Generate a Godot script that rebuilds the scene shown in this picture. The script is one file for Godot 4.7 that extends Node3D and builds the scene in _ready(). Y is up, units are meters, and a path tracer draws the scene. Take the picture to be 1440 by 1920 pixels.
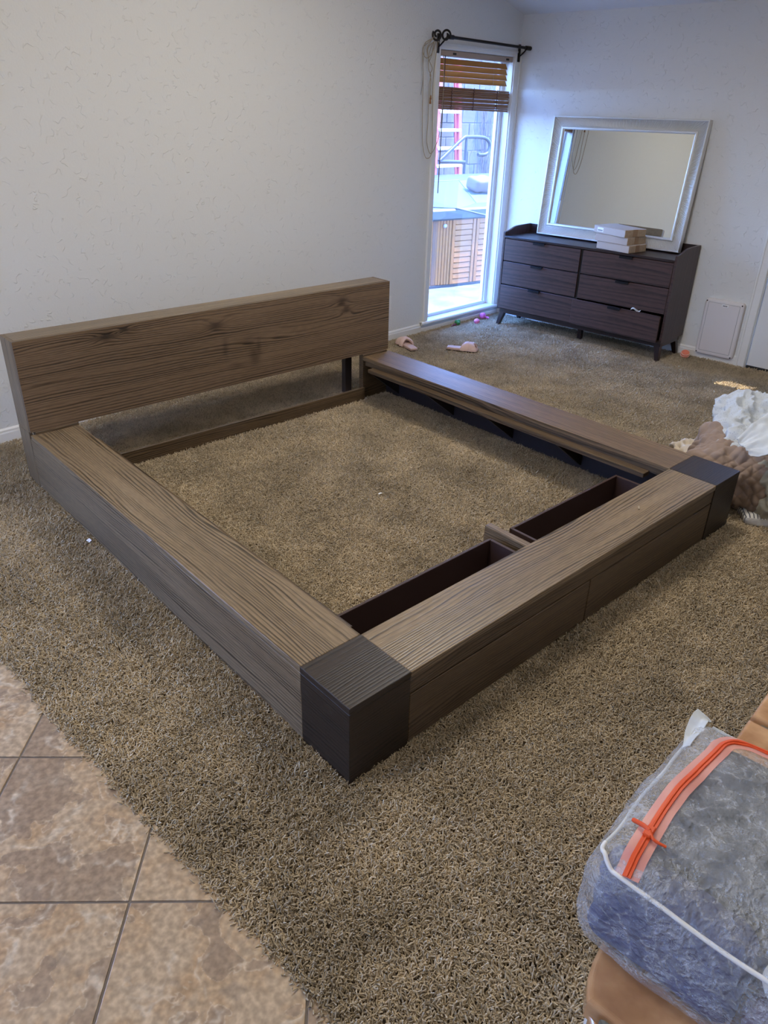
extends Node3D

const BW := 2.444
const BL := 2.537
const BH := 0.302
const RIM := 0.242
const FD := 0.237
const HH := 0.773
const WZ := -0.696      # plane of the window wall
const RX := 5.223       # plane of the dresser wall
var rng := RandomNumberGenerator.new()
var M := {}
var used := {}
var ident := func(p: Vector3) -> Vector3: return p

# ---------------------------------------------------------------- naming
func numbered(n: String) -> String:
	if not used.has(n):
		used[n] = 0
		return n
	used[n] += 1
	return "%s_%03d" % [n, used[n]]

func tag(o: Node, label: String, category := "", group := "", kind := "") -> Node:
	if label != "": o.set_meta("label", label)
	if category != "": o.set_meta("category", category)
	if group != "": o.set_meta("group", group)
	if kind != "": o.set_meta("kind", kind)
	return o

func thing(called: String, label: String, category: String, at := Vector3.ZERO, group := "", kind := "") -> Node3D:
	var o := Node3D.new()
	o.name = numbered(called)
	add_child(o)
	o.position = at
	tag(o, label, category, group, kind)
	return o

# geometry is authored in world coordinates; a part undoes its thing's placement
func part(called: String, st: SurfaceTool, m: Material, root: Node3D, label := "") -> MeshInstance3D:
	var o := MeshInstance3D.new()
	o.mesh = st.commit()
	o.material_override = m
	o.name = called
	root.add_child(o, true)
	if root.get_parent() == self and root is Node3D and not (root is MeshInstance3D):
		o.transform = root.transform.affine_inverse()
	if label != "": o.set_meta("label", label)
	return o

func solo(called: String, st: SurfaceTool, m: Material, label: String, category: String, group := "", kind := "") -> MeshInstance3D:
	var o := MeshInstance3D.new()
	o.mesh = st.commit()
	o.material_override = m
	o.name = numbered(called)
	add_child(o)
	tag(o, label, category, group, kind)
	return o

# ---------------------------------------------------------------- geometry
func mb() -> SurfaceTool:
	var st := SurfaceTool.new()
	st.begin(Mesh.PRIMITIVE_TRIANGLES)
	return st

func tri(st: SurfaceTool, a: Vector3, b: Vector3, c: Vector3, outw: Vector3, ua := Vector2.ZERO, ub := Vector2.ZERO, uc := Vector2.ZERO) -> void:
	var n := (b - a).cross(c - a)
	if n.length_squared() < 1e-16: return
	n = n.normalized()
	if n.dot(outw) < 0.0:
		n = -n
		var t := b; b = c; c = t
		var tu := ub; ub = uc; uc = tu
	# clockwise seen from outside
	st.set_normal(n); st.set_uv(ua); st.add_vertex(a)
	st.set_normal(n); st.set_uv(uc); st.add_vertex(c)
	st.set_normal(n); st.set_uv(ub); st.add_vertex(b)

func quad(st: SurfaceTool, a: Vector3, b: Vector3, c: Vector3, d: Vector3, outw: Vector3, ua := Vector2.ZERO, ub := Vector2.ZERO, uc := Vector2.ZERO, ud := Vector2.ZERO) -> void:
	tri(st, a, b, c, outw, ua, ub, uc)
	tri(st, a, c, d, outw, ua, uc, ud)

# chamfered box lo..hi; the grain runs along axis g; f maps its corners into the world
func box(st: SurfaceTool, lo: Vector3, hi: Vector3, bev := 0.002, g := 0, uo := Vector2.ZERO, f: Callable = ident) -> void:
	var c := (lo + hi) * 0.5
	var h := (hi - lo) * 0.5
	bev = minf(bev, minf(h.x, minf(h.y, h.z)) * 0.49)
	var cw: Vector3 = f.call(c)
	var corner := func(s: Vector3, a: int) -> Vector3:
		var p := Vector3(s.x * (h.x - bev), s.y * (h.y - bev), s.z * (h.z - bev))
		p[a] = s[a] * h[a]
		return p
	var uvof := func(p: Vector3, a: int) -> Vector2:
		var r := p + h
		var k := g
		if a == g: k = (g + 2) % 3
		var other := 3 - a - k
		return Vector2(r[k], r[other] + a * 0.31) + uo
	for a in 3:
		var b := (a + 1) % 3
		var d := (a + 2) % 3
		for s in [-1.0, 1.0]:
			var q := []
			for t in [Vector2(-1, -1), Vector2(1, -1), Vector2(1, 1), Vector2(-1, 1)]:
				var sg := Vector3.ZERO
				sg[a] = s; sg[b] = t.x; sg[d] = t.y
				q.append(corner.call(sg, a))
			var mid: Vector3 = (q[0] + q[2]) * 0.5
			quad(st, f.call(c + q[0]), f.call(c + q[1]), f.call(c + q[2]), f.call(c + q[3]), f.call(c + mid) - cw, uvof.call(q[0], a), uvof.call(q[1], a), uvof.call(q[2], a), uvof.call(q[3], a))
	if bev <= 0.0: return
	for a in 3:
		var b := (a + 1) % 3
		var d := (a + 2) % 3
		for sb in [-1.0, 1.0]:
			for sd in [-1.0, 1.0]:
				var s0 := Vector3.ZERO
				s0[b] = sb; s0[d] = sd
				var s1 := s0
				s0[a] = -1.0; s1[a] = 1.0
				var p := [corner.call(s0, b), corner.call(s1, b), corner.call(s1, d), corner.call(s0, d)]
				var mid: Vector3 = (p[0] + p[2]) * 0.5
				var u := []
				for v in p: u.append(uvof.call(v, b))
				quad(st, f.call(c + p[0]), f.call(c + p[1]), f.call(c + p[2]), f.call(c + p[3]), f.call(c + mid) - cw, u[0], u[1], u[2], u[3])
	for i in 8:
		var s := Vector3(1 if i & 1 else -1, 1 if i & 2 else -1, 1 if i & 4 else -1)
		var p0: Vector3 = corner.call(s, 0)
		var p1: Vector3 = corner.call(s, 1)
		var p2: Vector3 = corner.call(s, 2)
		var u0: Vector2 = uvof.call(p0, 0)
		tri(st, f.call(c + p0), f.call(c + p1), f.call(c + p2), f.call(c + p0) - cw, u0, u0, u0)

func boxm(lo: Vector3, hi: Vector3, bev := 0.002, g := 0, uo := Vector2.ZERO, f: Callable = ident) -> SurfaceTool:
	var st := mb()
	box(st, lo, hi, bev, g, uo, f)
	return st

# tube along points with smooth sides
func tube(st: SurfaceTool, pts: Array, r: float, sides := 6, r1 := -1.0, loop := false) -> void:
	var n := pts.size()
	if r1 < 0.0: r1 = r
	var rings := []
	var up := Vector3.UP
	for i in n:
		var a: Vector3 = pts[(i - 1 + n) % n] if loop else pts[maxi(i - 1, 0)]
		var b: Vector3 = pts[(i + 1) % n] if loop else pts[mini(i + 1, n - 1)]
		var t := (b - a).normalized()
		if absf(t.dot(up)) > 0.98: up = Vector3.RIGHT if absf(t.x) < 0.9 else Vector3.FORWARD
		var x := t.cross(up).normalized()
		var y := x.cross(t).normalized()
		up = y
		var ring := []
		var rr := lerpf(r, r1, float(i) / maxf(n - 1, 1))
		for k in sides:
			var an := TAU * k / sides
			var d := x * cos(an) + y * sin(an)
			ring.append([pts[i] + d * rr, d])
		rings.append(ring)
	for i in (n if loop else n - 1):
		var A: Array = rings[i]
		var B: Array = rings[(i + 1) % n]
		for k in sides:
			var k2 := (k + 1) % sides
			for w in [[A[k], A[k2], B[k2]], [A[k], B[k2], B[k]]]:
				var nn: Vector3 = (w[1][0] - w[0][0]).cross(w[2][0] - w[0][0])
				var order: Array = [0, 2, 1] if nn.dot(w[0][1] + w[1][1] + w[2][1]) > 0 else [0, 1, 2]
				for o in order:
					st.set_normal(w[o][1]); st.set_uv(Vector2.ZERO); st.add_vertex(w[o][0])
	if not loop:
		for e in [0, n - 1]:
			var out: Vector3 = (pts[0] - pts[1]) if e == 0 else (pts[n - 1] - pts[n - 2])
			for k in sides:
				tri(st, pts[e], rings[e][k][0], rings[e][(k + 1) % sides][0], out)

func tubem(pts: Array, r: float, sides := 6, r1 := -1.0, loop := false) -> SurfaceTool:
	var st := mb()
	tube(st, pts, r, sides, r1, loop)
	return st

func curve(ctrl: Array, per := 8, loop := false) -> Array:
	var out := []
	var n := ctrl.size()
	var last := n if loop else n - 1
	for i in last:
		var p0: Vector3 = ctrl[(i - 1 + n) % n] if loop else ctrl[maxi(i - 1, 0)]
		var p1: Vector3 = ctrl[i]
		var p2: Vector3 = ctrl[(i + 1) % n]
		var p3: Vector3 = ctrl[(i + 2) % n] if loop else ctrl[mini(i + 2, n - 1)]
		for k in per:
			out.append(p1.cubic_interpolate(p2, p0, p3, float(k) / per))
	if not loop: out.append(ctrl[n - 1])
	return out

# rounded box whose surface is pushed along its normal by disp(point, normal); smooth
func soft(st: SurfaceTool, half: Vector3, rad: float, n: int, disp: Callable, xf: Transform3D) -> void:
	rad = minf(rad, minf(half.x, minf(half.y, half.z)))
	var core := half - Vector3.ONE * rad
	for a in 3:
		var b := (a + 1) % 3
		var d := (a + 2) % 3
		for s in [-1.0, 1.0]:
			var g := []
			for i in n + 1:
				var row := []
				for j in n + 1:
					var p := Vector3.ZERO
					p[a] = s * half[a]
					p[b] = tan((float(i) / n * 2.0 - 1.0) * PI / 4.0) * half[b]
					p[d] = tan((float(j) / n * 2.0 - 1.0) * PI / 4.0) * half[d]
					var inn := p.clamp(-core, core)
					var nr := (p - inn).normalized() if rad > 0.0 else p.normalized()
					var q := inn + nr * rad
					row.append(xf * (q + nr * float(disp.call(q, nr))))
				g.append(row)
			for i in n:
				for j in n:
					var A: Vector3 = g[i][j]
					var B: Vector3 = g[i + 1][j]
					var C: Vector3 = g[i + 1][j + 1]
					var D: Vector3 = g[i][j + 1]
					var u := [Vector2(i, j) / n, Vector2(i + 1, j) / n, Vector2(i + 1, j + 1) / n, Vector2(i, j + 1) / n]
					var quadv := [A, C, B, A, D, C] if s > 0 else [A, B, C, A, C, D]
					var quadu := [u[0], u[2], u[1], u[0], u[3], u[2]] if s > 0 else [u[0], u[1], u[2], u[0], u[2], u[3]]
					for k in 6:
						st.set_uv(quadu[k]); st.add_vertex(quadv[k])
	st.generate_normals()

func softm(half: Vector3, rad: float, n: int, disp: Callable, xf: Transform3D) -> SurfaceTool:
	var st := mb()
	st.set_smooth_group(0)
	soft(st, half, rad, n, disp, xf)
	return st

# cloth sheet with thickness; f(u, v) gives a point
func sheetm(nu: int, nv: int, f: Callable, thick := 0.004, us := 1.0, vs := 1.0) -> SurfaceTool:
	var st := mb()
	st.set_smooth_group(0)
	var g := []
	for i in nu + 1:
		var row := []
		for j in nv + 1: row.append(f.call(float(i) / nu, float(j) / nv))
		g.append(row)
	var nm := []
	for i in nu + 1:
		var row := []
		for j in nv + 1:
			var du: Vector3 = g[mini(i + 1, nu)][j] - g[maxi(i - 1, 0)][j]
			var dv: Vector3 = g[i][mini(j + 1, nv)] - g[i][maxi(j - 1, 0)]
			row.append(du.cross(dv).normalized())
		nm.append(row)
	for side in [1.0, -1.0]:
		for i in nu:
			for j in nv:
				var q := []
				for w in [[i, j], [i + 1, j], [i + 1, j + 1], [i, j + 1]]:
					var nn: Vector3 = nm[w[0]][w[1]] * side
					q.append([g[w[0]][w[1]] + nn * thick * 0.5, nn, Vector2(float(w[0]) / nu * us, float(w[1]) / nv * vs)])
				for k in ([0, 2, 1, 0, 3, 2] if side > 0 else [0, 1, 2, 0, 2, 3]):
					st.set_normal(q[k][1]); st.set_uv(q[k][2]); st.add_vertex(q[k][0])
	# rim
	var rim := []
	for i in nu: rim.append([[i, 0], [i + 1, 0]])
	for j in nv: rim.append([[nu, j], [nu, j + 1]])
	for i in nu: rim.append([[i + 1, nv], [i, nv]])
	for j in nv: rim.append([[0, j + 1], [0, j]])
	for e in rim:
		var a: Vector3 = g[e[0][0]][e[0][1]]
		var b: Vector3 = g[e[1][0]][e[1][1]]
		var na: Vector3 = nm[e[0][0]][e[0][1]] * thick * 0.5
		var nb: Vector3 = nm[e[1][0]][e[1][1]] * thick * 0.5
		quad(st, a + na, b + nb, b - nb, a - na, (b - a).cross(na))
	return st

# convex outline (x, z), extruded y0..y1, top edge rounded by r
func inset(poly: PackedVector2Array, d: float) -> PackedVector2Array:
	var n := poly.size()
	var out := PackedVector2Array()
	var area := 0.0
	for i in n: area += poly[i].cross(poly[(i + 1) % n])
	var sg := 1.0 if area > 0 else -1.0
	for i in n:
		var e0 := (poly[i] - poly[(i - 1 + n) % n]).normalized()
		var e1 := (poly[(i + 1) % n] - poly[i]).normalized()
		var n0 := Vector2(-e0.y, e0.x) * sg
		var n1 := Vector2(-e1.y, e1.x) * sg
		var mm := (n0 + n1)
		mm = mm / maxf(0.3, mm.length_squared() * 0.5)
		out.append(poly[i] + mm * d)
	return out

func slab(st: SurfaceTool, poly: PackedVector2Array, y0: float, y1: float, r := 0.0, steps := 1, uvx := Transform2D.IDENTITY) -> void:
	var loops := [[poly, y0], [poly, y1 - r]]
	for k in range(1, steps + 1):
		if r <= 0.0: break
		var t := PI / 2 * k / steps
		loops.append([inset(poly, r * (1.0 - cos(t))), y1 - r + r * sin(t)])
	var c := Vector2.ZERO
	for p in poly: c += p
	c /= poly.size()
	var n := poly.size()
	for l in loops.size() - 1:
		var A: PackedVector2Array = loops[l][0]
		var B: PackedVector2Array = loops[l + 1][0]
		for i in n:
			var j := (i + 1) % n
			var o := (A[i] + A[j]) * 0.5 - c
			quad(st, Vector3(A[i].x, loops[l][1], A[i].y), Vector3(A[j].x, loops[l][1], A[j].y), Vector3(B[j].x, loops[l + 1][1], B[j].y), Vector3(B[i].x, loops[l + 1][1], B[i].y), Vector3(o.x, 0.001 if l == 0 else o.length() * 0.6, o.y), uvx * A[i], uvx * A[j], uvx * B[j], uvx * B[i])
	var top: PackedVector2Array = loops[-1][0]
	for i in n:
		var j := (i + 1) % n
		tri(st, Vector3(c.x, y1, c.y), Vector3(top[i].x, y1, top[i].y), Vector3(top[j].x, y1, top[j].y), Vector3.UP, uvx * c, uvx * top[i], uvx * top[j])
		tri(st, Vector3(c.x, y0, c.y), Vector3(poly[i].x, y0, poly[i].y), Vector3(poly[j].x, y0, poly[j].y), Vector3.DOWN, uvx * c, uvx * poly[i], uvx * poly[j])

func lathe(st: SurfaceTool, prof: Array, segs: int, xf: Transform3D) -> void:
	for i in prof.size() - 1:
		for k in segs:
			var a0 := TAU * k / segs
			var a1 := TAU * (k + 1) / segs
			var p := []
			for w in [[i, a0], [i, a1], [i + 1, a1], [i + 1, a0]]:
				var q: Vector2 = prof[w[0]]
				p.append(Vector3(q.x * cos(w[1]), q.y, q.x * sin(w[1])))
			for o in [0, 1, 2, 0, 2, 3]:
				st.set_uv(Vector2(float(k) / segs, p[o].y)); st.add_vertex(xf * p[o])
	st.generate_normals()

# ---------------------------------------------------------------- textures
func noise(seed_: int, freq: float, oct := 4, type := FastNoiseLite.TYPE_SIMPLEX_SMOOTH, fractal := FastNoiseLite.FRACTAL_FBM) -> FastNoiseLite:
	var n := FastNoiseLite.new()
	n.seed = seed_
	n.noise_type = type
	n.frequency = freq
	n.fractal_type = fractal if oct > 1 else FastNoiseLite.FRACTAL_NONE
	n.fractal_octaves = oct
	return n

func tex(w: int, h: int, data: PackedByteArray, rgb := true) -> ImageTexture:
	return ImageTexture.create_from_image(Image.create_from_data(w, h, false, Image.FORMAT_RGB8 if rgb else Image.FORMAT_L8, data))

# brushed pine: [albedo, height]; lu x lv metres, sRGB 0..255 colours; knots (u, v, size), stains (u, v, ru, rv, depth)
func wood_tex(w: int, h: int, lu: float, lv: float, rings: float, base: Vector3, dark: Vector3, knots: Array, stains: Array, sd: int, contrast := 1.0) -> Array:
	var n1 := noise(sd, 1.0, 2)
	var n2 := noise(sd + 1, 1.0, 2)
	var n3 := noise(sd + 2, 1.0, 2)
	var n4 := noise(sd + 3, 1.0, 1)
	var alb := PackedByteArray(); alb.resize(w * h * 3)
	var hgt := PackedByteArray(); hgt.resize(w * h)
	for y in h:
		var v := lv * y / h
		for x in w:
			var u := lu * x / w
			var f := v + n1.get_noise_2d(u * 0.45, v * 2.4) * 0.032 + n2.get_noise_2d(u * 1.7, v * 11.0) * 0.006
			var kd := 0.0
			for k in knots:
				var dx: float = (u - k.x) * 0.45
				var dy: float = v - k.y
				var rr: float = sqrt(dx * dx + dy * dy) / k.z
				if rr < 6.0:
					f += k.z * 1.4 * exp(-rr * rr * 0.35) * (1.0 if dy > 0 else -1.0) * minf(1.0, absf(dy) / k.z * 2.0)
					kd = maxf(kd, exp(-rr * rr * 1.2))
			f += 0.018 * n3.get_noise_2d(0.3, v * 6.0) + 0.004 * n3.get_noise_2d(5.3, v * 30.0)
			var r := fposmod(f * rings, 1.0)
			var late := smoothstep(0.35, 0.8, r) * (1.0 - smoothstep(0.84, 1.0, r))
			var amp := clampf(0.55 + 0.75 * n3.get_noise_2d(u * 0.8 + 7.0, v * 19.0), 0.05, 1.0)
			var fib := n4.get_noise_2d(u * 14.0, v * 520.0)
			var tone := n3.get_noise_2d(u * 0.7 + 31.0, v * 4.0)
			var t := clampf(late * amp * 1.0 * contrast + fib * 0.24 + tone * 0.12 * contrast + kd * 0.75, -0.4, 1.0)
			for s in stains:
				var ex: float = (u - s[0]) / s[2]
				var ey: float = (v - s[1]) / s[3]
				t += s[4] * exp(-(ex * ex + ey * ey))
			t = minf(t, 1.25)
			var c := base.lerp(dark, t)
			var i := (y * w + x)
			alb[i * 3] = clampi(int(c.x), 0, 255); alb[i * 3 + 1] = clampi(int(c.y), 0, 255); alb[i * 3 + 2] = clampi(int(c.z), 0, 255)
			hgt[i] = clampi(int(190.0 - late * amp * 120.0 - fib * 25.0), 0, 255)
	return [tex(w, h, alb), tex(w, h, hgt, false)]

func stone_tex(w: int, h: int, sd: int) -> ImageTexture:
	var n1 := noise(sd, 1.0, 5)
	var n2 := noise(sd + 1, 1.0, 5)
	var n3 := noise(sd + 2, 1.0, 4, FastNoiseLite.TYPE_SIMPLEX_SMOOTH, FastNoiseLite.FRACTAL_RIDGED)
	var n4 := noise(sd + 3, 1.0, 3)
	var d := PackedByteArray(); d.resize(w * h * 3)
	var tan_ := Vector3(174, 152, 124)
	var warm := Vector3(168, 138, 103)
	var grey := Vector3(130, 116, 103)
	var pale := Vector3(206, 194, 176)
	for y in h:
		var v := 6.0 * y / h
		for x in w:
			var u := 6.0 * x / w
			var wx := n2.get_noise_2d(u * 1.1 + 9.0, v * 1.1)
			var a := n1.get_noise_2d(u * 0.9 + wx * 0.8, v * 1.2 - wx * 0.6)
			var b := n1.get_noise_2d(u * 3.0 + 40.0, v * 3.0 + wx)
			var c := tan_.lerp(warm, clampf(0.45 + a * 1.2 + b * 1.1, 0, 1))
			var e := a + b * 0.25
			c = c.lerp(grey, smoothstep(-0.05, 0.45, e) * 0.55 + smoothstep(0.10, 0.13, e) * 0.25 * (1.0 - smoothstep(0.13, 0.4, e)))
			var ed := 1.0 - smoothstep(0.0, 0.035, absf(e - 0.09))
			c = c.lerp(pale, ed * 0.45)
			var rg := n3.get_noise_2d(u * 2.0 + wx, v * 2.0)
			c = c.lerp(pale, smoothstep(0.3, 0.95, rg) * smoothstep(-0.15, 0.35, wx + b * 0.4) * 0.75)
			c = c.lerp(grey * 0.92, smoothstep(0.25, 0.7, n2.get_noise_2d(u * 4.0 + 70.0, v * 4.0)) * 0.4)
			c *= 1.0 + 0.2 * n4.get_noise_2d(u * 16.0, v * 16.0)
			var i := (y * w + x) * 3
			d[i] = clampi(int(c.x), 0, 255); d[i + 1] = clampi(int(c.y), 0, 255); d[i + 2] = clampi(int(c.z), 0, 255)
	return tex(w, h, d)

# hand-trowelled plaster: height
func plaster_tex(w: int, sd: int) -> ImageTexture:
	var a := noise(sd, 0.011, 3).get_seamless_image(w, w)
	var b := noise(sd + 5, 0.02, 3).get_seamless_image(w, w)
	var c := noise(sd + 9, 0.09, 3).get_seamless_image(w, w)
	var A := a.get_data(); var B := b.get_data(); var C := c.get_data()
	var out := PackedByteArray(); out.resize(w * w)
	for i in w * w:
		var r := absf(float(A[i]) - 128.0)
		var ridge := maxf(0.0, 1.0 - r / 7.0) * (smoothstep(120.0, 165.0, float(B[i])))
		out[i] = clampi(int(70.0 + ridge * 120.0 + (C[i] - 128.0) * 0.22), 0, 255)
	return tex(w, w, out, false)

func noise_tex(w: int, sd: int, freq: float, oct: int, lo: Color, hi: Color, contrast := 1.0) -> ImageTexture:
	var im := noise(sd, freq, oct).get_seamless_image(w, w).get_data()
	var d := PackedByteArray(); d.resize(w * w * 3)
	for i in w * w:
		var t := clampf((im[i] / 255.0 - 0.5) * contrast + 0.5, 0, 1)
		d[i * 3] = int(lerpf(lo.r, hi.r, t) * 255); d[i * 3 + 1] = int(lerpf(lo.g, hi.g, t) * 255); d[i * 3 + 2] = int(lerpf(lo.b, hi.b, t) * 255)
	return tex(w, w, d)

func mat(nm: String, col: Color, rough := 0.6, metal := 0.0) -> StandardMaterial3D:
	var m := StandardMaterial3D.new()
	m.resource_name = nm
	m.albedo_color = col
	m.roughness = rough
	m.metallic = metal
	M[nm] = m
	return m

func bumpy(m: StandardMaterial3D, t: Texture2D, scale_: float) -> StandardMaterial3D:
	m.heightmap_enabled = true
	m.heightmap_texture = t
	m.heightmap_scale = scale_
	return m

func tri_map(m: StandardMaterial3D, per_metre: float) -> StandardMaterial3D:
	m.uv1_triplanar = true
	m.uv1_world_triplanar = true
	m.uv1_scale = Vector3.ONE * per_metre
	return m

func c8(r: float, g: float, b: float) -> Color: return Color(r / 255.0, g / 255.0, b / 255.0)

func make_materials() -> void:
	var w := wood_tex(1408, 720, 2.6, 0.95, 78.0, Vector3(134, 115, 89), Vector3(56, 46, 34), [], [], 11)
	var m := mat("oak_top", Color.WHITE, 0.36)
	m.albedo_texture = w[0]; m.uv1_scale = Vector3(1 / 2.6, 1 / 0.95, 1); bumpy(m, w[1], 0.12)
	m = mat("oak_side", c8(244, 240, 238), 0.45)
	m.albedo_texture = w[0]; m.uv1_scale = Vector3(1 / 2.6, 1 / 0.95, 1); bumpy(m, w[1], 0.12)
	m = mat("oak_shaded", c8(186, 178, 172), 0.45)  # darker copy of the same oak, shade put into its colour
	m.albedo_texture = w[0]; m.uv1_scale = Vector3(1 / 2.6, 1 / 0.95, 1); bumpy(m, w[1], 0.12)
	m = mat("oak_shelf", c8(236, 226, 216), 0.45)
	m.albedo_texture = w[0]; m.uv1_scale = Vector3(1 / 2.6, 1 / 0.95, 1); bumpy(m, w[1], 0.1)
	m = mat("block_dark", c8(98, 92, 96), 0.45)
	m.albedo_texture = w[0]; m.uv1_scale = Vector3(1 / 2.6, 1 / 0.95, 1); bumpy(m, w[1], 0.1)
	# headboard face: u 0..2.444 along, v from its top edge 0..0.462
	var kn := [Vector3(1.097, 0.091, 0.022), Vector3(0.458, 0.05, 0.02), Vector3(2.027, 0.073, 0.02), Vector3(2.062, 0.141, 0.018), Vector3(0.56, 0.03, 0.012)]
	var sn := [[1.346, 0.316, 0.035, 0.05, 0.55], [1.31, 0.21, 0.05, 0.03, 0.25], [1.149, 0.23, 0.018, 0.05, 0.4], [1.225, 0.345, 0.06, 0.015, 0.35], [0.45, 0.04, 0.18, 0.03, 0.25], [1.38, 0.26, 0.014, 0.05, 0.3]]
	var hb := wood_tex(1536, 400, 2.444, 0.462, 74.0, Vector3(117, 96, 74), Vector3(56, 44, 33), kn, sn, 71, 1.1)
	m = mat("headboard_face", Color.WHITE, 0.42)
	m.albedo_texture = hb[0]; bumpy(m, hb[1], 0.12)
	var dk := wood_tex(768, 384, 1.3, 0.9, 34.0, Vector3(76, 56, 50), Vector3(36, 27, 25), [], [], 133, 0.8)
	m = mat("walnut", Color.WHITE, 0.4)
	m.albedo_texture = dk[0]; m.uv1_scale = Vector3(1 / 1.3, 1 / 0.9, 1); bumpy(m, dk[1], 0.03)
	m = mat("walnut_side", c8(240, 236, 234), 0.4)
	m.albedo_texture = dk[0]; m.uv1_scale = Vector3(1 / 1.3, 1 / 0.9, 1)
	m = mat("walnut_dark", c8(170, 165, 168), 0.35)
	m.albedo_texture = dk[0]; m.uv1_scale = Vector3(1 / 1.3, 1 / 0.9, 1)
	mat("drawer_inside", c8(66, 48, 44), 0.5)
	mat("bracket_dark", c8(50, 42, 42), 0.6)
	mat("shadow_gap", c8(26, 23, 24), 0.8)  # near black, stands in for shade between the dresser drawers
	var pl := plaster_tex(1024, 3)
	m = mat("wall_paint", c8(223, 223, 220), 0.62)
	bumpy(tri_map(m, 0.62), pl, 0.5)
	m = mat("ceiling_paint", c8(226, 224, 220), 0.8)
	bumpy(tri_map(m, 0.62), pl, 0.3)
	mat("white_trim", c8(232, 231, 227), 0.35)
	mat("vinyl_white", c8(236, 238, 240), 0.3)
	mat("door_white", c8(228, 229, 228), 0.4)
	mat("flap_white", c8(224, 218, 216), 0.45)
	mat("iron_black", c8(34, 32, 33), 0.45, 0.6)
	mat("rubber_black", c8(30, 29, 30), 0.6)
	var g := mat("pane_glass", Color(1, 1, 1, 0.06), 0.0)
	g.transparency = BaseMaterial3D.TRANSPARENCY_ALPHA
	mat("mirror_glass", c8(232, 236, 234), 0.02, 1.0)
	mat("silver_frame", c8(222, 221, 217), 0.42, 0.6)
	m = mat("floor_stone", Color.WHITE, 0.38)
	m.albedo_texture = stone_tex(1024, 1024, 21)
	mat("grout", c8(112, 104, 98), 0.85)
	mat("carpet_backing", c8(84, 71, 55), 0.95)
	m = mat("carpet_yarn", Color.WHITE, 0.9)
	m.vertex_color_use_as_albedo = true
	m.metallic_specular = 0.25
	# saltillo ledge
	m = mat("terracotta", Color.WHITE, 0.15)
	m.albedo_texture = noise_tex(512, 91, 0.012, 4, c8(176, 132, 94), c8(208, 166, 124), 1.6)
	m.heightmap_enabled = true
	m.heightmap_texture = noise_tex(512, 92, 0.05, 4, Color.BLACK, Color.WHITE, 1.2)
	m.heightmap_scale = 0.05
	m.clearcoat_enabled = true; m.clearcoat = 0.7; m.clearcoat_roughness = 0.05
	tri_map(m, 1.6)
	mat("ledge_grout", c8(118, 122, 116), 0.9)
	# bag film
	m = mat("film", Color.WHITE, 0.24)
	m.albedo_texture = film_tex(1024, 56)
	m.transparency = BaseMaterial3D.TRANSPARENCY_ALPHA
	m.metallic_specular = 0.9
	bumpy(tri_map(m, 3.2), crinkle_tex(768, 55), 1.1)
	mat("film_seam", c8(228, 230, 232), 0.4)
	m = mat("film_edge", Color(0.9, 0.93, 0.96, 0.62), 0.35)
	m.transparency = BaseMaterial3D.TRANSPARENCY_ALPHA
	m = mat("film_tape", Color(1.0, 0.70, 0.65, 0.42), 0.4)
	m.transparency = BaseMaterial3D.TRANSPARENCY_ALPHA
	mat("zip_orange", c8(222, 84, 34), 0.5)
	# cloth
	for q in [["cloth_grey", c8(82, 88, 98)], ["cloth_navy", c8(38, 48, 98)], ["cloth_white", c8(224, 224, 218)], ["cloth_plum", c8(86, 66, 82)], ["cloth_taupe", c8(146, 126, 112)], ["cloth_sage", c8(160, 156, 142)], ["cloth_cream", c8(206, 192, 172)], ["cloth_sheet", c8(206, 212, 218)]]:
		m = mat(q[0], q[1], 0.9)
		m.rim_enabled = true; m.rim = 0.25
		m.backlight_enabled = false
	m = mat("cloth_dots", Color.WHITE, 0.9)
	m.albedo_texture = dots_tex(512)
	tri_map(m, 3.2)
	m = mat("cloth_stripes", Color.WHITE, 0.9)
	m.albedo_texture = stripes_tex(256)
	m.uv1_scale = Vector3(4, 4, 1)
	mat("slipper_pink", c8(220, 190, 180), 0.95)
	mat("slipper_sole", c8(206, 176, 164), 0.9)
	mat("slipper_under", c8(70, 60, 58), 0.9)
	mat("toy_green", c8(54, 128, 62), 0.5)
	mat("toy_red", c8(110, 34, 40), 0.5)
	mat("toy_pink", c8(232, 120, 200), 0.5)
	mat("toy_rose", c8(240, 130, 170), 0.5)
	mat("ball_orange", c8(232, 128, 100), 0.5)
	mat("ball_pale", c8(240, 200, 178), 0.5)
	m = mat("cardboard", Color.WHITE, 0.75)
	m.albedo_texture = noise_tex(256, 31, 0.03, 4, c8(160, 136, 108), c8(184, 160, 130))
	tri_map(m, 5.0)
	mat("cardboard_white", c8(188, 174, 162), 0.6)
	mat("packing_tape", c8(150, 118, 84), 0.3)
	mat("paper_white", c8(240, 240, 240), 0.6)
	mat("ink", c8(40, 40, 46), 0.7)
	# blinds
	m = mat("blind_slat", c8(176, 128, 66), 0.5)
	m.backlight_enabled = true; m.backlight = c8(120, 84, 40)
	mat("blind_stack", c8(142, 106, 76), 0.55)
	mat("blind_rail", c8(172, 152, 138), 0.5)
	mat("cord_beige", c8(164, 148, 124), 0.8)
	mat("cord_grey", c8(150, 150, 150), 0.7)
	mat("cord_wood", c8(150, 104, 62), 0.5)
	mat("wand_brown", c8(96, 66, 54), 0.5)
	# outdoors
	m = mat("concrete", Color.WHITE, 0.9)
	m.albedo_texture = noise_tex(512, 61, 0.01, 5, c8(74, 76, 74), c8(98, 100, 98), 1.4)
	tri_map(m, 0.6)
	m = mat("block_concrete", Color.WHITE, 0.95)
	m.albedo_texture = noise_tex(256, 62, 0.03, 4, c8(80, 77, 78), c8(104, 101, 102))
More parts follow.
